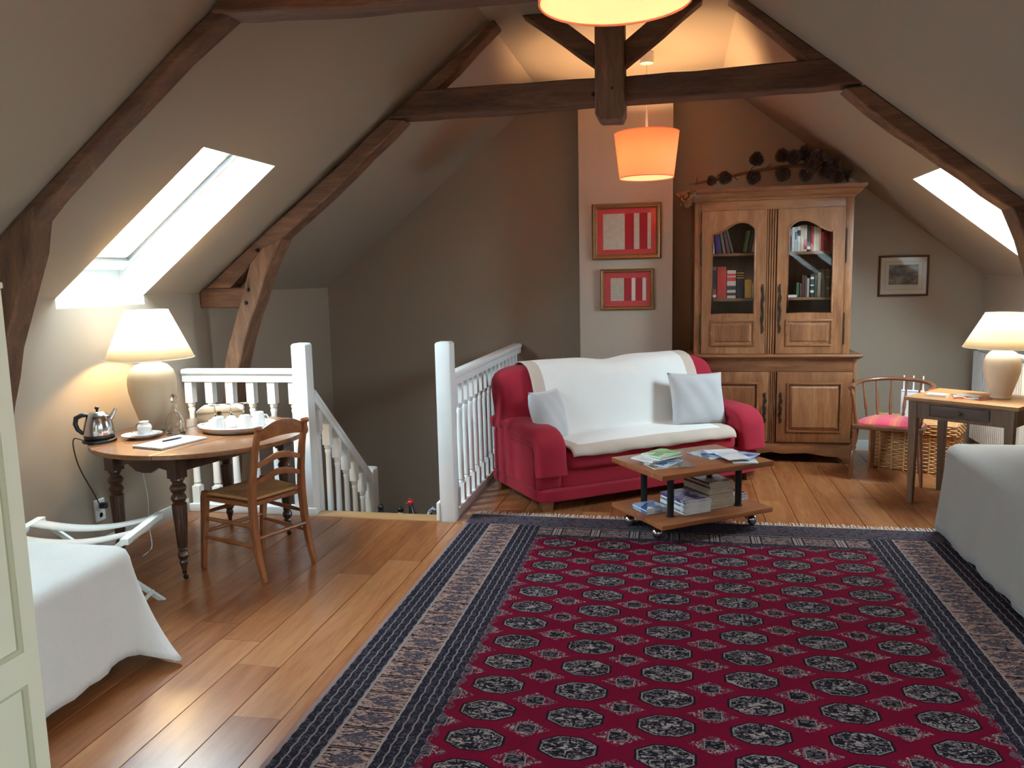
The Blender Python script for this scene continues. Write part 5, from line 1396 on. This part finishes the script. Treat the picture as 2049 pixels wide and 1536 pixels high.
magazine('small white booklet at the left end of the oak side table', *otp(.15, .17), .7405, OA+R(10), .13, .10, .014, 'white', 'papers on the oak side table')
magazine('white and red brochure lying flat beside the right lamp', *otp(.30, .25), .7405, OA+R(25), .15, .21, .004, 'grey2', 'papers on the oak side table', tilt=(0, 0))
magazine('second brochure resting askew on the white and red one', *otp(.29, .28), .7450, OA+R(55), .10, .18, .004, 'grey2', 'papers on the oak side table')
magazine('small red leaflet in front of the right lamp', *otp(.42, .19), .7405, OA-R(20), .07, .10, .003, 'red', 'papers on the oak side table')

# ================================================================== spindle-back armchair
ac = thing('armchair', 'brown wooden armchair with curved spindle back and red cushion', 'armchair', (1.63, 6.51, 0), R(-23.6))
def dshape(k, n=36, rx=.245, ry=.235):
    out = [(-rx, -.19), (rx, -.19)]
    for i in range(n+1):
        a = math.pi*i/n; out.append((rx*math.cos(a)*k, .0+ry*math.sin(a)*k))
    return [(x*k if j < 2 else x, y*k if j < 2 else y) for j, (x, y) in enumerate(out)]
MB().prism(dshape(1.0), 'z', .395, .432).build('seat', M_ARMCH, ac, smooth=30, bevel=.010, bseg=3, bang=60)
m = MB()
ck = dshape(.93)
def cush():
    n = 10
    cen = (0, .01)
    rows = []
    for j in range(n+1):
        t = j/n
        rows.append([m.v((cen[0]+(x-cen[0])*t, cen[1]+(y-cen[1])*t, .438+.038*(1-t**4))) for x, y in ck])
    for j in range(n):
        for i in range(len(ck)): m.f([rows[j][i], rows[j][(i+1) % len(ck)], rows[j+1][(i+1) % len(ck)], rows[j+1][i]])
    b_ = [m.v((x, y, .433)) for x, y in ck]
    for i in range(len(ck)): m.f([rows[n][i], rows[n][(i+1) % len(ck)], b_[(i+1) % len(ck)], b_[i]])
cush()
def stripe_red():
    mm, nt, b = new_mat('striped_red_cushion'); X.nt = nt
    tc = nt.nodes.new('ShaderNodeTexCoord'); sp = nt.nodes.new('ShaderNodeSeparateXYZ'); nt.links.new(tc.outputs['Object'], sp.inputs[0])
    f = ((X(sp.outputs[0])+.5)/.17).frac()
    c = mixc(nt, f.lt(.45), (.42, .012, .06), (.46, .06, .045)); c = mixc(nt, (f-.22).abs().lt(.06), c, (.5, .12, .05))
    nt.links.new(c, b.inputs['Base Color']); b.inputs['Roughness'].default_value = .9; b.inputs['Sheen Weight'].default_value = .3
    bump(nt, b, noise(nt, tc.outputs['Object'], 300, 2).outputs[0], .2, .003); return mm
m.build('seat_pad', stripe_red(), ac, smooth=60)
arm = []
for k in range(41):
    a = math.pi*k/40
    arm.append((.275*math.cos(a), .02+.245*math.sin(a), .715+.028*math.sin(a)))
arm = [(.262, -.17, .705), (.272, -.12, .708), (.277, -.06, .712)]+arm+[(-.277, -.06, .712), (-.272, -.12, .708), (-.262, -.17, .705)]
MB().tube(arm, [.024, .025, .022]+[.019]*len(arm[3:-3])+[.022, .025, .024], 12, flat=.8).build('arm_rail', M_ARMCH, ac, smooth=60)
def turned(p0, p1, prof, name, seg=12):
    p0, p1 = Vector(p0), Vector(p1); d = p1-p0; Lh = d.length
    m = MB(); m.M = Matrix.Translation(p0) @ d.to_track_quat('Z', 'Y').to_matrix().to_4x4()
    m.lathe([(r, t*Lh) for r, t in prof], seg); return m.build(name, M_ARMCH, ac, smooth=60)
spin = [(.008, 0), (.012, .06), (.007, .10), (.012, .14), (.008, .20), (.013, .32), (.011, .5), (.007, .8), (.007, 1)]
for a in (28, 54, 78, 102, 126, 152):
    c, s = math.cos(R(a)), math.sin(R(a))
    turned((.215*c, .0+.205*s, .425), (.275*c, .02+.245*s, .715+.02*s), spin, 'spindle')
frontp = [(.014, 0), (.016, .05), (.011, .10), (.018, .16), (.012, .22), (.017, .45), (.012, .78), (.018, .84), (.011, .9), (.013, 1)]
legp = [(.010, 0), (.013, .1), (.016, .35), (.018, .55), (.012, .58), (.020, .62), (.014, .66), (.020, .74), (.022, .95), (.020, 1)]
for s in (-1, 1):
    turned((s*.215, -.165, .428), (s*.262, -.165, .70), frontp, 'arm_post', 14)
    turned((s*.25, -.20, 0), (s*.22, -.165, .40), legp, 'leg', 14)
    MB().sweep([(-.5, -.5), (.5, -.5), (.5, .5), (-.5, .5)], [((s*.175, .25, 0), (.024, 0, 0), (0, .024, 0)), ((s*.16, .17, .40), (.036, 0, 0), (0, .036, 0))]).build('leg', M_ARMCH, ac, smooth=25, bevel=.004)

# ================================================================== wicker trunk with router
BW, BD_, BH = .64, .34, .40
ba = R(-27)
bk = thing('wicker_trunk', 'honey-coloured wicker trunk with lid standing behind the armchair', 'basket', (1.545, 6.872, 0), ba)
def rect_path(w, d, inset, n, amp, phase, ncyc_w=14, ncyc_d=8):
    pts = []
    per = [((inset, inset), (w-inset, inset), (0, -1), ncyc_w), ((w-inset, inset), (w-inset, d-inset), (1, 0), ncyc_d), ((w-inset, d-inset), (inset, d-inset), (0, 1), ncyc_w), ((inset, d-inset), (inset, inset), (-1, 0), ncyc_d)]
    for (a, b_, nn, cyc) in per:
        k = cyc*3
        for i in range(k):
            t = i/k; o = amp*math.sin(2*math.pi*(t*cyc/2)+phase)
            pts.append((a[0]+(b_[0]-a[0])*t+nn[0]*o, a[1]+(b_[1]-a[1])*t+nn[1]*o))
    return pts
MB().box(.014, BW-.014, .014, BD_-.014, .012, .30).build('lining', plain('wicker_inside', (.20, .10, .04), .9), bk, smooth=0)
m = MB(); nr = 20
for k in range(nr):
    z = .012+.285*k/(nr-1)
    m.tube([(x, y, z) for x, y in rect_path(BW, BD_, .012, 1, .006, math.pi*(k % 2))], .0068, 5, closed=True)
tag(m.build('weave', M_WICKER, bk, smooth=60), kind='stuff')
for (x, y) in [(.012, .012), (BW-.012, .012), (.012, BD_-.012), (BW-.012, BD_-.012)]+[(BW*k/7, .008) for k in range(1, 7)]:
    MB().tube([(x, y, 0), (x, y, .305)], .008, 6).build('stake', M_WICKER, bk, smooth=60)
lid = MB().box(.004, BW-.004, .004, BD_-.004, .312, .392).build('lid', MATS['wicker_inside'], bk, smooth=0)
m = MB()
for k in range(6):
    z = .315+.076*k/5
    m.tube([(x, y, z) for x, y in rect_path(BW, BD_, -.004, 1, .006, math.pi*(k % 2))], .0072, 5, closed=True)
for k in range(24):
    y = .006+(BD_-.012)*k/23
    m.tube([(BW*i/42, y, .396+.004*math.sin(math.pi*i/3+math.pi*(k % 2))) for i in range(43)], .0068, 5)
tag(m.build('lid_weave', M_WICKER, lid, smooth=60), kind='stuff')
ro = thing('router', 'white upright internet router with three aerials on the wicker trunk', 'router', (1.862, 6.84, .4045), R(-20))
MB().box(-.085, .085, -.016, .016, .012, .235).build('case', M_CHINA, ro, bevel=.006, bseg=3)
MB().box(-.07, .07, -.03, .03, 0, .012).build('foot', M_CHINA, ro, bevel=.003)
MB().box(-.08, .08, -.0165, -.0155, .222, .2265).build('blue_trim', plain('blue_plastic', (.05, .12, .5), .4), ro, smooth=0)
for k, x in enumerate((-.07, .0, .07)):
    MB().lathe([(.006, .2), (.0075, .22), (.0055, .30), (.005, .345), (.002, .35)], 10).build('aerial', M_CHINA, ro, smooth=60, loc=(x, .022, 0))

# ================================================================== radiator
ra = thing('radiator', 'white ribbed panel radiator on the right wall behind the lamp', 'radiator', (XR-.005, 6.83, 0))
MB().box(-.075, -.03, -.50, .50, .15, .93).build('panel', M_RADI, ra, bevel=.006)
rib_me = None
for k in range(26):
    y = -.485+.0388*k
    if rib_me is None:
        o = MB().prism([(-.0745, -.011), (-.105, -.008), (-.105, .008), (-.0745, .011)], 'z', .17, .91).build('rib', M_RADI, ra, smooth=0, loc=(0, y, 0)); rib_me = o
    else: inst(rib_me, 'rib', ra, (0, y, 0))
MB().box(-.107, -.02, -.505, .505, .93, .95).build('top_grille', M_RADI, ra, bevel=.004)
for y in (-.4, .4):
    MB().box(-.03, .004, y-.02, y+.02, .3, .8).build('bracket', M_RADI, ra, smooth=0)
    MB().tube([(-.05, y, .16), (-.05, y, .0)], .009, 8).build('pipe', M_RADI, ra, smooth=60)

# ================================================================== figures on the top stair
rs_ = thing('rooster_figurine', 'painted rooster figurine with red head on the top stair', 'figurine', (-1.765, 5.235, -.196), R(180))
spk = new_mat('speckled_blue_glaze')
def speckle():
    m, nt, b = spk; v = coords(nt); n = noise(nt, v, 90, 2); nt.links.new(ramp(nt, n.outputs[0], [(.45, (.05, .06, .12)), (.55, (.6, .66, .72))]), b.inputs['Base Color']); b.inputs['Roughness'].default_value = .25; return m
M_SPK = speckle(); M_RGL = plain('red_glaze', (.36, .012, .012), .2); M_KGL = plain('black_glaze', (.015, .014, .016), .2)
MB().soft(-.075, .075, -.045, .045, .045, .15, 2.3, 10).build('body', M_SPK, rs_, smooth=180)
MB().tube([(.035, 0, .11), (.055, 0, .16), (.060, 0, .20), (.064, 0, .225)], [.040, .030, .020, .017], 14).build('neck', M_KGL, rs_, smooth=60)
hd = MB().soft(.045, .088, -.017, .017, .213, .252, 2.4, 8).build('head', M_RGL, rs_, smooth=180)
MB().prism([(.04, .235), (.045, .262), (.053, .252), (.06, .27), (.068, .256), (.077, .268), (.082, .25), (.07, .24)], 'y', -.004, .004).build('comb', M_RGL, hd, bevel=.001)
MB().lathe([(.006, 0), (.001, .016)], 8).build('beak', M_BRASS, hd, smooth=60, loc=(.086, 0, .23), rot=(0, R(90), 0))
MB().soft(.066, .082, -.006, .006, .185, .216, 2.4, 6).build('wattle', M_RGL, hd, smooth=180)
for k in range(5):
    MB().tube([(-.05, (k-2)*.008, .11), (-.085, (k-2)*.012, .15+.008*k), (-.112, (k-2)*.015, .17+.010*k), (-.128, (k-2)*.016, .15+.012*k)], [.016, .015, .012, .004], 8).build('tail_feather', M_SPK, rs_, smooth=60)
for s in (-1, 1): MB().tube([(0, s*.018, .06), (.005, s*.018, .01), (.02, s*.018, .004)], [.008, .006, .007], 8).build('leg', M_BRASS, rs_, smooth=60)
def bird(label, x, y, rz, mt, sc):
    t = thing('bird_figurine', label, 'figurine', (x, y, -.196), rz); t.scale = (sc,)*3
    MB().soft(-.05, .05, -.03, .03, .0, .07, 2.3, 8).build('body', mt, t, smooth=180)
    MB().tube([(.03, 0, .05), (.04, 0, .08), (.045, 0, .10)], [.022, .016, .012], 10).build('neck', mt, t, smooth=60)
    hd = MB().soft(.030, .064, -.014, .014, .092, .124, 2.4, 6).build('head', M_KGL, t, smooth=180)
    MB().lathe([(.005, 0), (.001, .014)], 8).build('beak', M_BRASS, hd, smooth=60, loc=(.062, 0, .106), rot=(0, R(90), 0))
    MB().tube([(-.04, 0, .05), (-.07, 0, .08), (-.085, 0, .10)], [.018, .012, .005], 8).build('tail', mt, t, smooth=60)
bird('small striped bird figurine left of the rooster on the top stair', -1.925, 5.22, R(90), M_SPK, 1.5)
bird('small black bird figurine by the lower stair newel post', -2.05, 5.22, R(110), M_KGL, 1.6)
